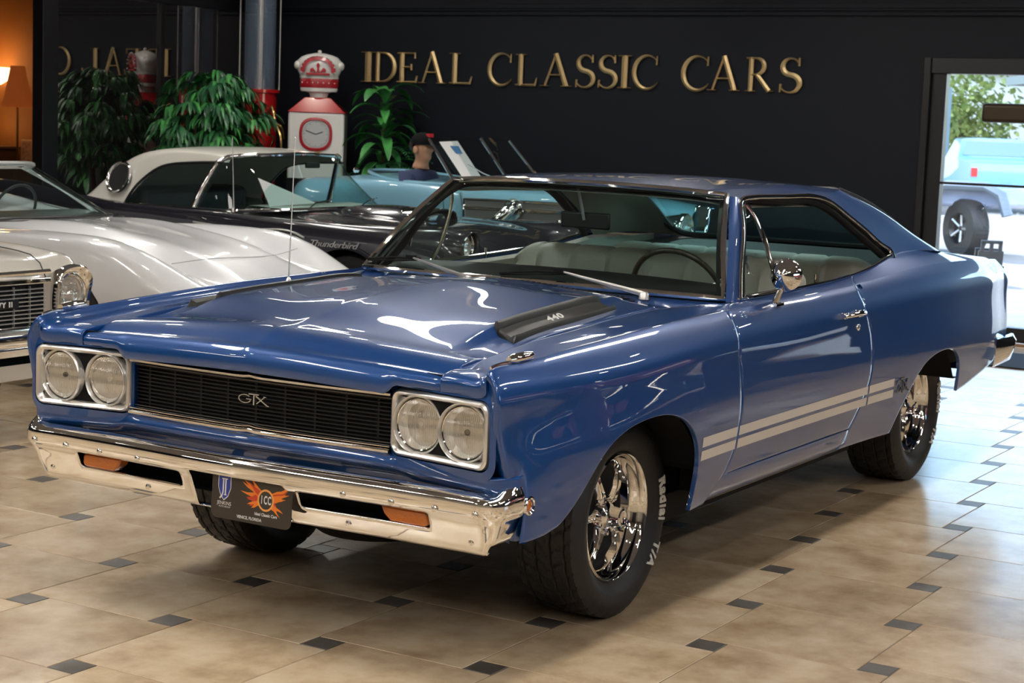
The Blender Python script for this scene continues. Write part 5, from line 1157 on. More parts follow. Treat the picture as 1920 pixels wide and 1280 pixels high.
# seated figure in the roadster
SKIN = mat('skin', (.52, .28, .17), .5, bump=(60, .05)); SHIRT = mat('navy_shirt', (.030, .045, .11), .8, bump=(80, .3))
DR = thing('person', 'seated person in navy shirt and dark cap at the wheel of the light blue roadster', 'person', (-4.82, 7.05, .035))
def head_ball(c, rx, ry, rz, n=24, m_=16):
    return [[(c[0] + rx * math.sin(t) * math.cos(p), c[1] + ry * math.sin(t) * math.sin(p), c[2] + rz * math.cos(t)) for t in np.linspace(.001, math.pi - .001, m_)] for p in np.linspace(0, 2 * math.pi, n + 1)[:-1]]
def fig():
    # head, neck, torso and arms as one skinned surface
    me = bpy.data.meshes.new('body'); pts = [((0, 0, .72), .15), ((-.01, 0, .88), .165), ((.0, 0, 1.06), .165), ((.005, 0, 1.15), .09), ((.015, 0, 1.205), .056), ((.03, 0, 1.26), .068), ((.03, 0, 1.32), .088), ((.022, 0, 1.38), .082),
        ((.0, .17, 1.085), .070), ((.06, .24, .92), .050), ((.26, .20, .86), .040), ((.42, .14, .93), .030), ((0, -.17, 1.085), .070), ((.06, -.24, .92), .050), ((.26, -.20, .86), .040), ((.42, -.14, .93), .030)]
    ed = [(0, 1), (1, 2), (2, 3), (3, 4), (4, 5), (5, 6), (6, 7), (2, 8), (8, 9), (9, 10), (10, 11), (2, 12), (12, 13), (13, 14), (14, 15)]
    me.from_pydata([p for p, r in pts], ed, []); o = bpy.data.objects.new('body', me); COL.objects.link(o); sk_ = o.modifiers.new('skin', 'SKIN'); 
    for v, (p, r) in zip(me.skin_vertices[0].data, pts): v.radius = (r, r)
    me.skin_vertices[0].data[0].use_root = True
    ss = o.modifiers.new('sub', 'SUBSURF'); ss.levels = 2; ss.render_levels = 2
    dg = bpy.context.evaluated_depsgraph_get(); dg.update(); m2 = bpy.data.meshes.new_from_object(o.evaluated_get(dg)); bpy.data.objects.remove(o)
    V = [Vector(v.co) for v in m2.vertices]; F = [tuple(p.vertices) for p in m2.polygons]
    for v in V:   # face: nose, chin, brow
        if v.z > 1.22:
            f = max(0, (v.x - .07)) ; yy = math.exp(-(v.y / .022) ** 2); v.x += .035 * yy * math.exp(-((v.z - 1.315) / .018) ** 2) * (f > 0) + .018 * math.exp(-(v.y / .04) ** 2) * math.exp(-((v.z - 1.245) / .02) ** 2) * (f > 0)
            v.x -= .008 * math.exp(-((abs(v.y) - .032) / .015) ** 2) * math.exp(-((v.z - 1.345) / .014) ** 2) * (f > 0)
    mi = []
    for f in F: c = sum((V[i] for i in f), Vector()) / len(f); mi.append(0 if (c.z > 1.155 and abs(c.y) < .1) or c.x > .28 else 1)
    return mesh('body', V, F, None, DR, True, [SKIN, SHIRT], mi)
fig()
for s in (1, -1):
    b = MB(); b.grid(head_ball((.012, s * .088, 1.31), .022, .012, .034)); b.build('ear', SKIN, DR)
    for k in range(5):  # fingers closed on the wheel
        y0 = s * (.14 + .018 * (k - 2) * .5); z0 = .945 - .016 * (k - 2); L0 = [.05, .075, .08, .075, .06][k]; b = MB(); b.tube([(.42, y0, z0), (.42 + L0 * .5, y0, z0 + .008), (.42 + L0 * .8, y0, z0 - .01), (.42 + L0 * .75, y0, z0 - .03)], [.010, .0095, .009, .007], 8); b.build('finger' if k else 'thumb', SKIN, DR)
b = MB(); b.grid([[(.018 + .098 * math.sin(t) * math.cos(p), .098 * math.sin(t) * math.sin(p), 1.365 + .088 * math.cos(t)) for t in np.linspace(.001, 1.7, 12)] for p in np.linspace(0, 2 * math.pi, 25)[:-1]], closeu=True)
b.grid([[(.09 + q * .085, y * (1 - .35 * q * q), 1.362 - .012 * q - .02 * (y / .08) ** 2 * q) for y in np.linspace(-.075, .075, 9)] for q in (0, .35, .7, 1)]); cap = b.build('cap', mat('cap_black', (.006, .006, .008), .9, spec=.15), DR)
b = MB(); b.box((.072, -.03, 1.415), (.108, .03, 1.445)); b.build('cap_patch', mat('cap_red', (.45, .02, .03), .5), cap, smooth=False)
b = MB(); b.grid([[(.002 + .095 * math.sin(t) * math.cos(p), .094 * math.sin(t) * math.sin(p), 1.345 + .075 * math.cos(t)) for t in np.linspace(.8, 2.15, 10)] for p in np.linspace(math.pi * .55, math.pi * 1.45, 18)]); b.build('hair', mat('hair_dark', (.02, .015, .012), .6), DR)

# ---------------------------------------------------------------- cars parked to the right, outside the view but mirrored in the blue paint
def side_car(name, lab, loc, rz, col, L=4.7):
    m = mat(name + '_paint', col, .3, 0, 1.0); t_ = thing(name, lab, 'car', loc, rz)
    st = [-L, -L + .5, -3.2, -2.2, -1.5, -.6, -.1, 0]; rows = []
    for zc, zf, w in ((.7, .7, .8), (.92, .92, .9), (.95, .95, .92), (.95, .95, .92), (.95, .93, .92), (.92, .88, .92), (.80, .78, .88), (.60, .60, .84)): rows.append([(0, zc), (.3, zc), (.6, zc - .01), (w - .08, zf), (w, zf - .15), (w, .5), (w - .06, .28)])
    shell('body', st, rows, m, t_, n=60, msub=24, arches=[(-.9, .34, .38), (-3.7, .34, .38)])
    b = MB(); G = []
    for x, z, w in ((-1.6, .95, .75), (-2.1, 1.3, .62), (-2.7, 1.36, .60), (-3.2, 1.30, .60), (-3.9, .95, .72)): G.append([(x, -w, .92), (x, -w * .9, z), (x, 0, z + .02), (x, w * .9, z), (x, w, .92)])
    b.grid(G); b.build('greenhouse', mat('dark_glass', (.03, .03, .03), .03, 0, 1.), t_, angle=60)
    b = MB(); b.box((-.05, -.85, .42), (.06, .85, .52)); b.build('front_bumper', CHROME, t_, bevel=.02)
    for x, y in ((-.9, .78), (-.9, -.78), (-3.7, .78), (-3.7, -.78)): simple_wheel(t_, x, y, .335, .2)
side_car('maroon_coupe', 'maroon coupe parked out of view, seen only as a reflection in the blue door', (3.3, 3.9, 0), math.radians(200), (.20, .006, .03))
side_car('dark_saloon', 'dark green saloon parked out of view beyond the maroon coupe', (3.3, 6.2, 0), math.radians(195), (.008, .02, .018))
side_car('crimson_car', 'crimson car parked out of view to the right of the camera side', (3.7, 1.5, 0), math.radians(200), (.26, .008, .02))
# ================================================================ WALL LETTERS (each letter a thing)
GOLD = mat('gold_letter', (.55, .40, .20), .42, .75, bump=(40, .3))
def letter_shapes(ch):
    """strokes in a unit box, height 1; returns list of (points, w0, w1)"""
    T, t = .135, .055
    def arc(cx, cy, rx, ry, a0, a1, n=22): return [(cx + rx * math.cos(a), cy + ry * math.sin(a)) for a in np.radians(np.linspace(a0, a1, n))]
    ser = lambda x, y, w=.30: ([(x - w / 2, y), (x + w / 2, y)], .035, None)
    S = {'I': (.32, [([(.16, 0), (.16, 1)], T, None), ser(.16, .018), ser(.16, .982)]),
         'D': (.80, [([(.16, 0), (.16, 1)], T, None), ser(.12, .018, .24), ser(.12, .982, .24), ([(.16, .97), (.35, .965)] + arc(.36, .5, .40, .465, 88, -88) + [(.35, .035), (.16, .03)], [t, t, .07] + [.06 + .08 * math.sin(math.pi * k / 21) for k in range(22)][1:] + [t, t, t], None)]),
         'E': (.62, [([(.16, 0), (.16, 1)], T, None), ([(.02, .97), (.56, .97)], t, None), ([(.55, .99), (.555, .80)], .03, .05), ([(.16, .52), (.45, .52)], t, None), ([(.45, .62), (.45, .42)], .045, None), ([(.02, .03), (.60, .03)], t, .075), ([(.59, .02), (.625, .24)], .05, .03)]),
         'A': (.86, [([(.42, 1.0), (.13, .02)], t, t * 1.1), ([(.42, 1.03), (.74, .02)], T, T * 1.05), ([(.24, .36), (.62, .36)], t, None), ser(.11, .018, .24), ser(.75, .018, .30)]),
         'L': (.66, [([(.16, 0), (.16, 1)], T, None), ser(.16, .982), ([(.02, .03), (.60, .03)], t, .08), ([(.59, .02), (.64, .26)], .06, .03)]),
         'C': (.84, [(arc(.46, .5, .41, .5, 48, 312, 30), [.04 + .095 * max(0, math.sin(math.pi * (k - 2) / 27)) for k in range(30)], None), ([(.76, 1.0), (.75, .72)], .035, .05), ([(.74, .12), (.79, .20)], .03, .02)]),
         'S': (.56, [(arc(.29, .745, .20, .235, 30, 250, 18) + arc(.27, .25, .24, .255, 75, -150, 20), [.045 + .10 * math.sin(math.pi * k / 37) ** 2 for k in range(38)], None), ([(.48, 1.0), (.48, .76)], .035, .05), ([(.055, .24), (.045, .0)], .05, .035)]),
         'R': (.80, [([(.16, 0), (.16, 1)], T, None), ser(.16, .018), ([(.02, .97), (.30, .97)] + arc(.32, .735, .23, .235, 88, -90, 18) + [(.16, .49)], [t, t] + [.06 + .07 * math.sin(math.pi * k / 17) for k in range(18)] + [t], None), ([(.34, .50), (.72, .02)], T * .9, T), ser(.76, .018, .18)])}
    return S[ch]
def strokew(b, pts, ws, T, ext):
    P = [Vector((p[0], p[1], 0)) for p in pts]; n = len(P); G = []
    for i in range(n):
        t_ = (P[min(i + 1, n - 1)] - P[max(i - 1, 0)]).normalized(); nn = Vector((-t_.y, t_.x, 0)); w = ws[i] / 2; a = P[i] + nn * w; c = P[i] - nn * w; m_ = P[i]
        G.append([T(a.x, a.y, 0), T(a.x, a.y, ext * .55), T(m_.x, m_.y, ext), T(c.x, c.y, ext * .55), T(c.x, c.y, 0)])
    b.grid(G); b.add(G[0], [(0, 1, 2, 3, 4)]); b.add(G[-1], [(4, 3, 2, 1, 0)])
def px_wall_x(px, z=2.07):   # x on the wall for a pixel column (measured positions of the letters)
    d = _F + (px - 960) / 3310.4 * _R + (640 - 135) / 3310.4 * _U; t_ = (WY - (-5.0164)) / d.y; return 3.353 + t_ * d.x
LET = [('I', 681, 714), ('D', 700, 744), ('E', 746, 784), ('A', 788, 836), ('L', 844, 888), ('C', 917, 964), ('L', 968, 1010), ('A', 1016, 1072), ('S', 1080, 1118), ('S', 1122, 1160), ('I', 1160, 1186), ('C', 1188, 1238), ('C', 1280, 1334), ('A', 1330, 1388), ('R', 1400, 1450), ('S', 1462, 1506)]
wds = {'I': .32, 'D': .80, 'E': .62, 'A': .86, 'L': .66, 'C': .84, 'S': .56, 'R': .80}
nm = ['first letter of IDEAL', 'second letter of IDEAL', 'third letter of IDEAL', 'fourth letter of IDEAL', 'last letter of IDEAL', 'first letter of CLASSIC', 'second letter of CLASSIC', 'third letter of CLASSIC', 'fourth letter of CLASSIC', 'fifth letter of CLASSIC', 'sixth letter of CLASSIC', 'last letter of CLASSIC', 'first letter of CARS', 'second letter of CARS', 'third letter of CARS', 'last letter of CARS']
LET[0] = ('I', 679, 706); LET[1] = ('D', 702, 744)
for (ch, p0, p1), lab in zip(LET, nm):
    w, S = letter_shapes(ch); x0, x1 = px_wall_x(p0), px_wall_x(p1); H = .285; sx = (x1 - x0) / w; z0 = 1.930
    T = lambda x, y, h: (x0 + x * sx, WY - .012 - h, z0 + y * H)
    b = MB()
    for k, (pts, w0, w1) in enumerate(S):
        ws = w0 if hasattr(w0, '__len__') else [w0 + ((w1 or w0) - w0) * i / (len(pts) - 1) for i in range(len(pts))]
        if len(ws) < len(pts): ws = list(ws) + [ws[-1]] * (len(pts) - len(ws))
        strokew(b, pts, ws, T, .020 + .0006 * k)
    o = b.build('wall_letter', GOLD, smooth=False); tag(o, 'gold serif %s on the dark wall, %s' % (ch, lab), 'letter', 'gold letters on the back wall')
    o['label'] = 'gold serif %s on the dark wall, %s' % (ch, lab)
# ================================================================ PETROL PUMPS
RED = mat('pump_red', (.45, .008, .010), .25, 0, 1); WHT = mat('globe_white', (.75, .73, .70), .35, 0, .5); REDG = mat('globe_red', (.42, .01, .02), .35, 0, .5); BRASS = mat('brass', (.45, .30, .12), .25, 1.)
VPp = thing('gas_pump', 'tall red visible gas pump with clear glass cylinder in the corner', 'gas pump', (-7.56, 8.32, 0))
b = MB(); b.lathe([(.0005, 0), (.28, 0), (.28, .06), (.20, .10), (.175, .18), (.170, 1.78), (.200, 1.79), (.200, 1.82), (.15, 1.83), (.0005, 1.83)], 36); b.build('column', RED, VPp)
b = MB(); b.lathe([(.150, 1.83), (.150, 3.05)], 40); gc_ = b.build('glass_cylinder', None or mat('pump_glass', (.20, .27, .38), .05, 0, 1., alpha=.35, bump=(14, .25)), VPp)
for a in range(4): a = math.radians(45 + a * 90); rod('guard_rod', [(.19 * math.cos(a), .19 * math.sin(a), 1.82), (.19 * math.cos(a), .19 * math.sin(a), 3.05)], .006, SATIN, VPp)
b = MB(); b.lathe([(.0005, 3.05), (.2, 3.05), (.2, 3.10), (.0005, 3.13)], 30); b.build('top_cap', RED, VPp); b = MB(); b.lathe([(.028, 1.83), (.028, 3.05)], 12); b.build('gauge_tube', SATIN, VPp)
rod('pump_lever', [(.17, -.05, 1.62), (.24, -.10, 1.66), (.30, -.12, 1.52), (.36, -.13, 1.42), (.38, -.13, 1.15)], .013, BRASS, VPp, 20); rod('hose', [(.30, -.12, 1.50), (.38, -.14, 1.48), (.40, -.12, 1.36)], .012, BRASS, VPp, 14); rod('nozzle', [(.24, -.14, 1.40), (.30, -.14, 1.36), (.27, -.14, 1.26), (.30, -.14, 1.22)], .010, BRASS, VPp, 14)
CP = thing('clock_face_pump', 'white gas pump with red-rimmed round dial and red crown globe on top', 'gas pump', (-6.86, 8.34, 0), math.radians(32))
b = MB(); b.box((-.26, -.20, 0), (.26, .20, 1.62)); cb = b.build('cabinet', WHT, CP, bevel=.02)
b = MB(); b.add([(-.27, -.21, 1.62), (.27, -.21, 1.62), (.27, .21, 1.62), (-.27, .21, 1.62), (-.12, -.10, 1.76), (.12, -.10, 1.76), (.12, .10, 1.76), (-.12, .10, 1.76)], [(0, 1, 5, 4), (1, 2, 6, 5), (2, 3, 7, 6), (3, 0, 4, 7), (4, 5, 6, 7), (3, 2, 1, 0)]); b.build('red_roof', RED, CP, bevel=.006)
dc = (0, -.205, 1.42)
b = MB(); b.grid([[(dc[0] + r * rad * math.cos(a), dc[1] - h, dc[2] + r * rad * math.sin(a)) for r, h in ((1.0, 0), (1.0, .014), (.86, .02), (.82, .008))] for a, rad in [(q, .160 * (1 - .04 * math.cos(4 * q))) for q in np.linspace(0, 2 * math.pi, 49)[:-1]]], closeu=True); dl_ = b.build('dial_rim', REDG, CP)
b = MB(); b.add([(dc[0] + .135 * math.cos(a), dc[1] - .008, dc[2] + .135 * math.sin(a)) for a in np.linspace(0, 2 * math.pi, 41)[:-1]], [tuple(range(40))]); dlf = b.build('dial_face', mat('dial_grey', (.5, .5, .5), .4), dl_, smooth=False)
b = MB()
for k in range(60):
    a = k * math.pi / 30; r0 = .112 if k % 5 else .098; b.add([(dc[0] + r * math.cos(a + e), dc[1] - .0095, dc[2] + r * math.sin(a + e)) for r, e in ((r0, -.012), (.124, -.012), (.124, .012), (r0, .012))], [(0, 1, 2, 3)])
b.build('dial_marks', BLACKP, dlf, smooth=False)
for a, L_ in ((math.radians(160), .10), (math.radians(20), .07)): rod('dial_hand', [(dc[0], dc[1] - .012, dc[2]), (dc[0] + L_ * math.cos(a), dc[1] - .012, dc[2] + L_ * math.sin(a))], .004, BLACKP, dlf)
b = MB(); b.box((-.05, -.215, 1.235), (.05, -.2, 1.262)); b.build('name_plate', BRASS, CP, smooth=False)
# crown globe
b = MB(); b.lathe([(.08, 1.76), (.09, 1.80), (.13, 1.815)], 24); b.build('globe_base', WHT, CP)
b = MB(); b.grid([[(1.0 * r * math.cos(a), .55 * r * math.sin(a), z) for r, z in ((.0005, 1.815), (.165, 1.815), (.175, 1.83), (.175, 1.85))] for a in np.linspace(0, 2 * math.pi, 41)[:-1]], closeu=True); b.build('crown_foot', WHT, CP)
b = MB(); b.grid([[(1.0 * r * math.cos(a), .6 * r * math.sin(a), z) for r, z in ((.172, 1.85), (.180, 1.865), (.180, 1.925), (.176, 1.935))] for a in np.linspace(0, 2 * math.pi, 41)[:-1]], closeu=True); bnd = b.build('crown_band', REDG, CP)
b = MB(); b.grid([[(1.0 * r * math.cos(a), .6 * r * math.sin(a), z) for r, z in ((.178, 1.935), (.184, 1.945), (.180, 1.957))] for a in np.linspace(0, 2 * math.pi, 41)[:-1]], closeu=True); b.build('crown_line', WHT, CP)
b = MB(); b.grid([[(r * math.cos(a), .6 * r * math.sin(a), z) for r, z in ((.178, 1.955), (.20, 2.0), (.215, 2.05), (.205, 2.10), (.17, 2.135), (.12, 2.155), (.05, 2.17), (.0005, 2.175))] for a in np.linspace(0, 2 * math.pi, 41)[:-1]], closeu=True); cr = b.build('crown_body', WHT, CP)
def fpl(y, pts, nm_, m, par): b = MB(); b.prism(pts, y - .012, y + .012); return b.build(nm_, m, par, smooth=False, bevel=.004)
arch_o = [(.165 * math.cos(a), 1.985 + .155 * math.sin(a) ** .8) for a in np.linspace(0.02, math.pi - .02, 24)]; arch_i = [(.125 * math.cos(a), 1.985 + .120 * math.sin(a) ** .8) for a in np.linspace(math.pi - .02, .02, 24)]
b = MB(); b.grid([[(x, -.128 - .0, z), (x, -.140, z)] for x, z in arch_o]); G = [[(o[0], -.133, o[1]), (i_[0], -.143, i_[1])] for o, i_ in zip(arch_o, arch_i[::-1])]; b.grid(G); b.build('crown_arch', REDG, cr)
for k in range(13): a = math.pi * k / 12; b = MB(); b.grid(head_ball((.158 * math.cos(a), -.140, 1.99 + .152 * math.sin(a) ** .8), .008, .008, .008, 8, 6)); b.build('crown_pearl', WHT, cr)
for k in range(7): b = MB(); xk = -.15 + .05 * k; b.grid(head_ball((xk, -.108 * math.sqrt(1 - (xk / .185) ** 2) - .001, 1.895), .007, .006, .007, 8, 6)); b.build('band_pearl', WHT, bnd)
for s in (-1, 1): b = MB(); b.grid(head_ball((s * .20, -.02, 2.055), .035, .05, .042)); b.build('crown_side', WHT, cr)
for pts in ([(0, 2.085), (.018, 2.055), (.008, 2.03), (.012, 1.99), (-.012, 1.99), (-.008, 2.03), (-.018, 2.055)], [(.02, 2.0), (.05, 2.035), (.075, 2.02), (.07, 1.99), (.05, 2.005), (.03, 1.985)], [(-.02, 2.0), (-.05, 2.035), (-.075, 2.02), (-.07, 1.99), (-.05, 2.005), (-.03, 1.985)], [(-.11, 1.965), (.11, 1.965), (.11, 1.985), (-.11, 1.985)]):
    fpl(-.128, pts, 'crown_ornament', REDG, cr)
b = MB(); b.grid(head_ball((0, 0, 2.185), .018, .018, .016)); b.build('crown_tip', WHT, cr)
# ================================================================ PLANTS
def leafmat(n, a, c): return mat(n, a, .45, 0, .15, noise=(6, c))
G1 = leafmat('leaf_dark', (.010, .065, .028), (.03, .16, .05)); G2_ = leafmat('leaf_mid', (.030, .18, .045), (.08, .36, .08)); BR = mat('stem_brown', (.09, .06, .03), .8); POT = mat('planter', (.10, .08, .05), .7)
def leaf(b, base, d, L, w, droop, mi=0, n=6):
    d = Vector(d).normalized(); side = d.cross(Vector((0, 0, 1))); side = side.normalized() if side.length > .05 else Vector((1, 0, 0)); G = []; p = Vector(base); v = d.copy()
    for k in range(n + 1):
        q = k / n; ww = w * math.sin(math.pi * min(q * .92 + .06, 1)) ** .8; up = side.cross(v).normalized(); G.append([tuple(p - side * ww + up * ww * .25), tuple(p), tuple(p + side * ww + up * ww * .25)]); p = p + v * (L / n); v = (v + Vector((0, 0, -droop / n))).normalized()
    b.grid(G, mi)
def weeping(name, lab, loc, R, zc, h, nb, seed):
    t_ = thing(name, lab, 'plant', loc); r_ = random.Random(seed)
    b = MB(); b.lathe([(.0005, 0), (.18, 0), (.24, .38), (.25, .42), (.21, .42), (.2, .38), (.0005, .38)], 24); b.build('planter', POT, t_)
    b = MB()
    for k in range(5): a = k * 1.3; b.tube([(.03 * math.cos(a), .03 * math.sin(a), .38), (.08 * math.cos(a), .08 * math.sin(a), .9), (.16 * math.cos(a), .16 * math.sin(a), zc + h * .4)], [.02, .015, .008], 6)
    b.build('stem', BR, t_)
    b = MB()
    for k in range(nb):
        while True:
            p = Vector((r_.uniform(-1, 1), r_.uniform(-1, 1), r_.uniform(-1, 1)))
            if .35 < p.length < 1: break
        c = Vector((p.x * R, p.y * R, zc + p.z * h)); out = Vector((p.x, p.y, .15)).normalized()
        for q in range(13): a = r_.uniform(-1.25, 1.25); dd = Vector((out.x * math.cos(a) - out.y * math.sin(a), out.x * math.sin(a) + out.y * math.cos(a), r_.uniform(-.1, .35))); leaf(b, c + Vector((r_.uniform(-.02, .02),) * 3), dd, r_.uniform(.15, .25), r_.uniform(.013, .021), r_.uniform(1.8, 3.2), r_.choice((0, 0, 1)), 5)
    b.build('foliage', [G1, G2_], t_, angle=180); return t_
weeping('potted_plant', 'large bushy drooping-leaf plant in front of the dark glass, left of the red pump', (-7.28, 7.30, 0), .48, 1.48, .52, 150, 5)
def broad(lab, loc, seed, n=26):
    t_ = thing('potted_plant', lab, 'plant', loc); r_ = random.Random(seed)
    b = MB(); b.lathe([(.0005, 0), (.18, 0), (.23, .4), (.2, .4), (.0005, .37)], 24); b.build('planter', POT, t_); b = MB(); b.tube([(0, 0, .35), (.02, 0, .8), (0, .02, 1.5)], [.025, .02, .012], 8); b.build('stem', BR, t_)
    b = MB()
    for k in range(n):
        a = r_.uniform(0, 6.28); z = r_.uniform(1.05, 1.95); el = r_.uniform(.1, .9) + (z - 1.2) * .8; leaf(b, (0.02, 0, z - .15), (math.cos(a), math.sin(a), el), r_.uniform(.32, .50), r_.uniform(.045, .065), r_.uniform(1.4, 2.4), r_.choice((0, 1, 1)), 8)
    b.build('foliage', [G1, G2_], t_, angle=180)
    b = MB()
    for k in range(9):
        a = r_.uniform(-.9, .8); L0 = r_.uniform(.35, .55); st_ = Vector((.10, 0, r_.uniform(1.0, 1.3))); d = Vector((math.cos(a), math.sin(a) - .3, .7)).normalized(); p = st_.copy(); v = d.copy()
        for j in range(14):
            p = p + v * (L0 / 14); v = (v + Vector((0, 0, -.10))).normalized(); sd_ = v.cross(Vector((0, 0, 1))).normalized()
            for s in (1, -1): leaf(b, p, sd_ * s + v * .5, .13 * (1 - j / 18), .008, .6, 0, 3)
    b.build('fern_fronds', [G1, G2_], t_, angle=180)
broad('broad-leaved green plant in front of the white pump, right of the dial', (-6.18, 8.42, 0), 9, 64)
tag(MB().prism([(-.07, 0), (.07, 0), (.0, .16)], -.01, .01, M=Matrix.Translation((-6.72, 7.85, 1.02))).build('paper_pennant', mat('paper', (.8, .8, .8), .6), smooth=False), 'small white paper triangle at the foot of the broad-leaved plant', 'card')
b = MB(); b.box((-6.79, 7.79, 0), (-6.65, 7.91, 1.02)); tag(b.build('display_stand', BLACKP, smooth=False), 'narrow dark stand behind the light blue roadster by the plants', 'stand')
# ================================================================ LAMP ROOM (far left)
GLOW = mat('lamp_glow', (.9, .8, .6), .5, emit=(1., .62, .26), es=5.); SHADE = mat('orange_shade', (.55, .12, .03), .8, emit=(1., .22, .04), es=.12, bump=(120, .6))
t_ = thing('wall_sconce', 'glowing white bowl wall lamp at the left edge, above the orange lampshade', 'lamp', (-11.50, 8.60, 0))
b = MB(); b.lathe([(.0005, 1.78), (.10, 1.80), (.19, 1.86), (.235, 1.98), (.225, 1.98), (.18, 1.88), (.0005, 1.80)], 30); b.build('bowl', GLOW, t_); rod('bracket', [(0, .12, 1.80), (0, .03, 1.75), (0, 0, 1.79)], .012, BRASS, t_)
t_ = thing('floor_lamp', 'floor lamp with fringed orange fabric shade against the ochre wall', 'lamp', (-10.73, 8.25, 0))
b = MB(); b.lathe([(.075, 1.99), (.09, 1.90), (.15, 1.64)], 40); b.build('lamp_shade', SHADE, t_); b = MB(); b.grid([[(r * math.cos(a), r * math.sin(a), z) for r, z in ((.150, 1.64), (.158 + .004 * math.cos(a * 40), 1.60), (.160 + .006 * math.cos(a * 40), 1.565))] for a in np.linspace(0, 2 * math.pi, 161)[:-1]], closeu=True); b.build('fringe', SHADE, t_)
rod('pole', [(0, 0, .03), (0, 0, 1.75)], .012, BRASS, t_); b = MB(); b.lathe([(.0005, 0), (.15, 0), (.14, .02), (.02, .04)], 24); b.build('base', BRASS, t_)
t_ = thing('table_lamp', 'small glowing table lamp at the left edge on a cabinet', 'lamp', (-11.42, 8.5, 1.14))
b = MB(); b.grid(head_ball((0, 0, .24), .07, .07, .11)); b.build('bulb_shade', GLOW, t_); b = MB(); b.lathe([(.0005, 0), (.07, 0), (.03, .04), (.05, .09), (.02, .13)], 20); b.build('base', REDG, t_)
b = MB(); b.box((-11.9, 8.25, 0), (-11.2, 8.72, 1.14)); b.box((-11.93, 8.22, 1.11), (-11.17, 8.72, 1.139)); tag(b.build('cabinet', mat('dark_wood', (.07, .035, .018), .5), bevel=.006, smooth=False), 'dark wooden cabinet under the small glowing lamp', 'cabinet')
b = MB(); b.box((-11.02, 8.45, 0), (-10.70, 8.70, .98)); tag(b.build('pedestal', mat('dark_wood', (.07, .035, .018), .5), smooth=False), 'dark low pedestal beside the floor lamp', 'pedestal')
t_ = thing('picture_frame', 'small framed card standing on the pedestal below the orange lampshade', 'picture', (-10.90, 8.55, .98))
b = MB(); b.box((-.085, -.012, 0), (.085, .012, .24)); b.build('frame', mat('frame_tan', (.40, .25, .15), .5), t_, bevel=.004); b = MB(); b.box((-.065, -.014, .02), (.065, -.012, .22)); b.build('print', mat('print_cream', (.42, .28, .18), .6, noise=(30, (.25, .12, .06))), t_, smooth=False)
t_ = thing('wall_hook', 'scrolled black iron bracket on the ochre wall beside the dark post', 'hook', (-10.55, 8.70, 0))
rod('arm', [(-.22, -.02, 1.97), (.10, -.02, 1.97)], .010, BLACKP, t_); rod('scroll', [(-.16, -.02, 1.96), (-.15, -.02, 1.90), (-.08, -.02, 1.86), (.0, -.02, 1.88), (.02, -.02, 1.83), (.08, -.02, 1.80)], .009, BLACKP, t_, 24)
l = bpy.data.lights.new('sconce_light', 'POINT'); l.energy = 4; l.color = (1, .55, .22); l.shadow_soft_size = .12; lo = bpy.data.objects.new('sconce_light', l); COL.objects.link(lo); lo.location = (-11.42, 8.35, 2.1)
l = bpy.data.lights.new('shade_light', 'POINT'); l.energy = 2; l.color = (1, .5, .2); l.shadow_soft_size = .08; lo = bpy.data.objects.new('shade_light', l); COL.objects.link(lo); lo.location = (-10.73, 8.25, 1.52)
# dark bronze panel hanging at the window
b = MB(); b.box((-.72, WY - .10, 1.735), (.10, WY - .04, 1.885)); tag(b.build('hanging_panel', mat('bronze', (.045, .03, .015), .4, .3), bevel=.03), 'dark bronze rounded bar hanging in front of the bright window', 'panel')
# ================================================================ OUTSIDE
CONC = mat('concrete', (.40, .36, .32), .9, noise=(3, (.33, .30, .27), 6))
b = MB(); b.box((-60, WY + .25, -.06), (40, 80, -.03)); o = b.build('ground', CONC, smooth=False); struct(o)
b = MB(); b.box((RX + .3, -30, -.06), (40, WY + .25, -.03)); o = b.build('ground', CONC, smooth=False); struct(o)
AS = thing('folding_sign', 'black folding floor sign with a cut-out handle standing outside the window', 'sign', (-2.32, 14.9, -.03), math.radians(30))
b = MB(); M1 = Matrix.Rotation(math.radians(9), 4, 'X')
b.box((-.14, -.015, 0), (.14, .015, .40), M=M1); b.box((-.12, -.015, .40), (-.08, .015, .50), M=M1); b.box((.08, -.015, .40), (.12, .015, .50), M=M1); b.box((-.12, -.015, .485), (.12, .015, .52), M=M1); b.box((-.02, -.015, .40), (.02, .015, .49), M=M1)
b.build('front_board', mat('sign_black', (.02, .025, .03), .5), AS, smooth=False)
b = MB(); M2 = Matrix.Translation((0, .16, 0)) @ Matrix.Rotation(math.radians(-9), 4, 'X') ; M2 = Matrix.Translation((0, -.16 * -1, 0)) @ Matrix.Rotation(math.radians(9), 4, 'X') @ Matrix.Identity(4); b.box((-.14, -.015, 0), (.14, .015, .42), M=M2); b.build('back_board', mat('sign_black', (.02, .025, .03), .5), AS, smooth=False)
b = MB(); b.prism([(.03 * math.cos(a), .24 + .018 * math.sin(a)) for a in np.linspace(0, 6.28, 17)[:-1]], -.018, -.015, M=M1); b.build('sign_logo', WHITE, AS, smooth=False)
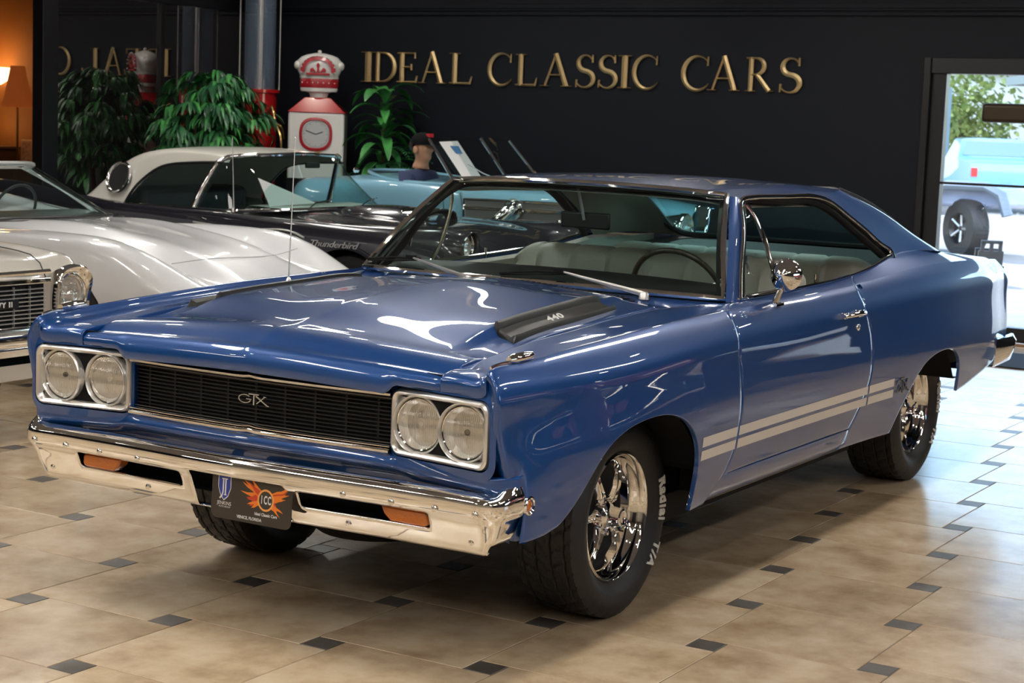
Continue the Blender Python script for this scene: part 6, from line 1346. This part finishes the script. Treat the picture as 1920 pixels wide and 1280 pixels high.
# off-road vehicle, rear quarter towards the window
JP = thing('off_road_vehicle', 'greyish off-road vehicle with wide black fender and large tyre outside the window', 'vehicle', (-3.95, 19.2, -.03), math.radians(-4))
JG = mat('jeep_grey', (.34, .38, .50), .35, 0, .8); JF = mat('jeep_fender', (.20, .24, .28), .5)
b = MB(); b.box((-3.2, .15, .55), (-.5, 1.8, 1.02)); b.box((-3.0, .25, 1.02), (-1.45, 1.7, 1.80)); b.box((-.5, .12, .70), (.52, 1.82, .98)); b.build('body', JG, JP, bevel=.06)
b = MB(); b.tube([(-.62, .02, .55), (-.50, .02, .92), (-.25, .02, 1.0), (.3, .02, 1.0), (.52, .02, .90), (.62, .02, .62)], .07, 8, sx=1.8); b.build('fender_flare', JF, JP)
for x in (0.0, -2.4):
    k0 = len(COL.objects); b = MB(); b.lathe([(.22, -.14), (.38, -.13), (.41, -.08), (.41, .10), (.38, .13), (.22, .14)], 40, 'y', (x, .14, .41)); w_ = b.build('tyre', RUBBER, JP); b = MB(); b.lathe([(.22, -.13), (.19, -.06), (.0005, -.09)], 24, 'y', (x, .14, .41)); b.build('rim', BLACKP, w_)
    for k in range(5): a = k * 1.2566; rod('spoke', [(x + .04 * math.cos(a), .06, .41 + .04 * math.sin(a)), (x + .2 * math.cos(a), .02, .41 + .2 * math.sin(a))], .018, SATIN, w_)
    for q in list(COL.objects)[k0:]:
        q.data.transform(Matrix.Translation((x, .14, 0)) @ Matrix.Rotation(math.radians(-36), 4, 'Z') @ Matrix.Translation((-x, -.14, 0)))
# pick-up truck farther away
PK = thing('pickup_truck', 'light blue pickup truck seen from behind across the parking lot', 'vehicle', (-7.8, 35.5, -.03), math.radians(27))
PB = mat('truck_blue', (.16, .36, .55), .3, 0, 1)
b = MB(); G = []
for u in np.linspace(-1, 1, 13):
    y = u * .95; e = 1 - abs(u) ** 6; G.append([(y, 0, .55), (y, -.04, .80), (y, -.02, 1.12), (y, .05, 1.18 * (.97 + .03 * e)), (y, 1.7, 1.20), (y * .95, 1.9, 1.25), (y * .84, 2.15, 1.70 - .04 * (1 - e)), (y * .82, 3.1, 1.72 - .04 * (1 - e)), (y * .95, 3.7, 1.2), (y, 5.1, 1.05), (y, 5.3, .6)])
b.grid(G); b.add(G[0], [tuple(range(11))]); b.add(G[-1], [tuple(range(11))[::-1]]); b.build('body', PB, PK, angle=45)
b = MB(); b.add([(-.80, 1.905, 1.29), (.80, 1.905, 1.29), (.70, 2.10, 1.62), (-.70, 2.10, 1.62)], [(0, 1, 2, 3)]); b.build('rear_glass', mat('dark_teal_glass', (.08, .2, .25), .1, 0, 1), PK, smooth=False)
b = MB(); b.box((-.95, -.12, .48), (.95, .0, .66)); b.build('rear_bumper', SATIN, PK, bevel=.02)
for s in (1, -1): b = MB(); b.box((s * .86 - .07, -.06, .82), (s * .86 + .07, -.02, 1.02)); b.build('tail_lamp', mat('lamp_red', (.6, .02, .02), .3), PK, smooth=False)
b = MB(); b.box((-.25, -.06, .60), (.05, -.12, .66)); b.build('number_plate', mat('lamp_red', (.6, .02, .02), .3), PK, smooth=False)
for x, y in ((-.80, .9), (.80, .9), (-.80, 4.3), (.80, 4.3)): b = MB(); b.lathe([(.0005, -.12), (.36, -.12), (.38, 0), (.36, .12), (.0005, .12)], 28, 'x', (x, y, .38)); b.build('tyre', RUBBER, PK)
# trailer / container with stripe and disc
TRL = thing('dark_container', 'dark container with red stripe and white disc beyond the pickup truck', 'container', (-11.6, 41.0, -.03), math.radians(28))
b = MB(); b.box((-1.6, 0, 0), (.55, 2.2, 3.0)); b.build('box', mat('container_dark', (.10, .16, .20), .6), TRL, smooth=False); b = MB(); b.box((-1.6, -.03, 1.98), (.45, 0, 2.22)); b.build('red_stripe', mat('lamp_red', (.6, .02, .02), .3), TRL, smooth=False)
b = MB(); b.prism([(-.35 + .55 * math.cos(a), 1.2 + .55 * math.sin(a)) for a in np.linspace(0, 6.28, 33)[:-1]], -.04, 0); b.build('white_disc', WHT, TRL, smooth=False); b = MB(); b.prism([(-.5, 2.42), (.3, 2.42), (.25, 2.66), (-.45, 2.66)], -.03, 0); b.build('lettering_patch', WHT, TRL, smooth=False)
SHD = thing('open_shed', 'pale framed shed with a flat dark roof edge beyond the parking lot', 'shed', (-10.2, 46, -.03), math.radians(28))
for x in (0, .8, 1.6, 2.4): b = MB(); b.box((x, 0, 0), (x + .16, .16, 3.3)); b.build('post', mat('shed_white', (.62, .66, .62), .7), SHD, smooth=False)
for z in (1.1, 2.2): b = MB(); b.box((0, .03, z), (2.5, .12, z + .12)); b.build('rail', mat('shed_white', (.62, .66, .62), .7), SHD, smooth=False)
b = MB(); b.box((-.3, -.3, 3.3), (3.0, 2.5, 3.55)); b.build('roof', mat('shed_roof', (.18, .22, .22), .7), SHD, smooth=False)
HS = thing('far_building', 'grey pitched-roof building under the trees', 'building', (-14.0, 60, -.03), math.radians(28))
b = MB(); b.box((-8, 0, 0), (3.6, 6, 4.2)); b.build('wall', mat('house_wall', (.5, .52, .5), .8), HS, smooth=False); b = MB(); b.prism([(-8.6, 4.1), (4.3, 4.1), (2.6, 6.6), (-7.2, 6.6)], -.5, 6.5); b.build('roof', mat('roof_grey', (.26, .27, .30), .8), HS, smooth=False)
def tree(lab, x, y, h, r, seed, m):
    t_ = thing('tree', lab, 'tree', (x, y, -.03)); r_ = random.Random(seed); b = MB(); b.tube([(0, 0, 0), (.1, 0, h * .5), (0, .1, h * .8)], [.25, .18, .08], 8); b.build('trunk', BR, t_)
    b = MB()
    for k in range(2600):
        p = Vector((r_.gauss(0, .42), r_.gauss(0, .42), r_.gauss(0, .36))) * r; c = Vector((p.x, p.y, h * .66 + p.z * 1.1)); s = r_.uniform(.07, .20); u = Vector((r_.uniform(-1, 1), r_.uniform(-1, 1), r_.uniform(-1, 1))).normalized(); v = u.cross(Vector((.3, .5, .8))).normalized()
        b.add([tuple(c + u * s), tuple(c + v * s * .6), tuple(c - u * s), tuple(c - v * s * .6)], [(0, 1, 2, 3)])
    b.build('crown', m, t_, smooth=False)
T1 = mat('tree_leaf', (.26, .34, .07), .7, noise=(1.2, (.50, .52, .16))); T2 = mat('tree_leaf_dark', (.12, .19, .05), .7, noise=(1.2, (.30, .34, .10)))
for k, (x, y, h, r, lab) in enumerate(((-22, 70, 13, 6, 'tall yellow-green tree above the grey roof at the left of the window'), (-9.5, 84, 14, 6, 'tall yellow-green tree at the middle of the window view'), (-3, 70, 12, 5.5, 'tall tree at the right edge of the window view'))): tree(lab, x, y, h, r, 20 + k, T1)
for k, (x, y, lab) in enumerate(((-14.5, 53, 'round green shrub beside the dark container'), (-5.0, 53, 'long green shrub right of the shed'), (-9.5, 57.5, 'green shrub behind the shed'))): tree(lab, x, y, 3.2, 2.4, 40 + k, T2)
b = MB(); b.box((-8.5, 50.0, 0), (14, 50.2, 1.7)); tag(b.build('low_wall', mat('pale_wall', (.62, .60, .58), .8), smooth=False), 'long pale wall behind the pickup truck', 'wall')
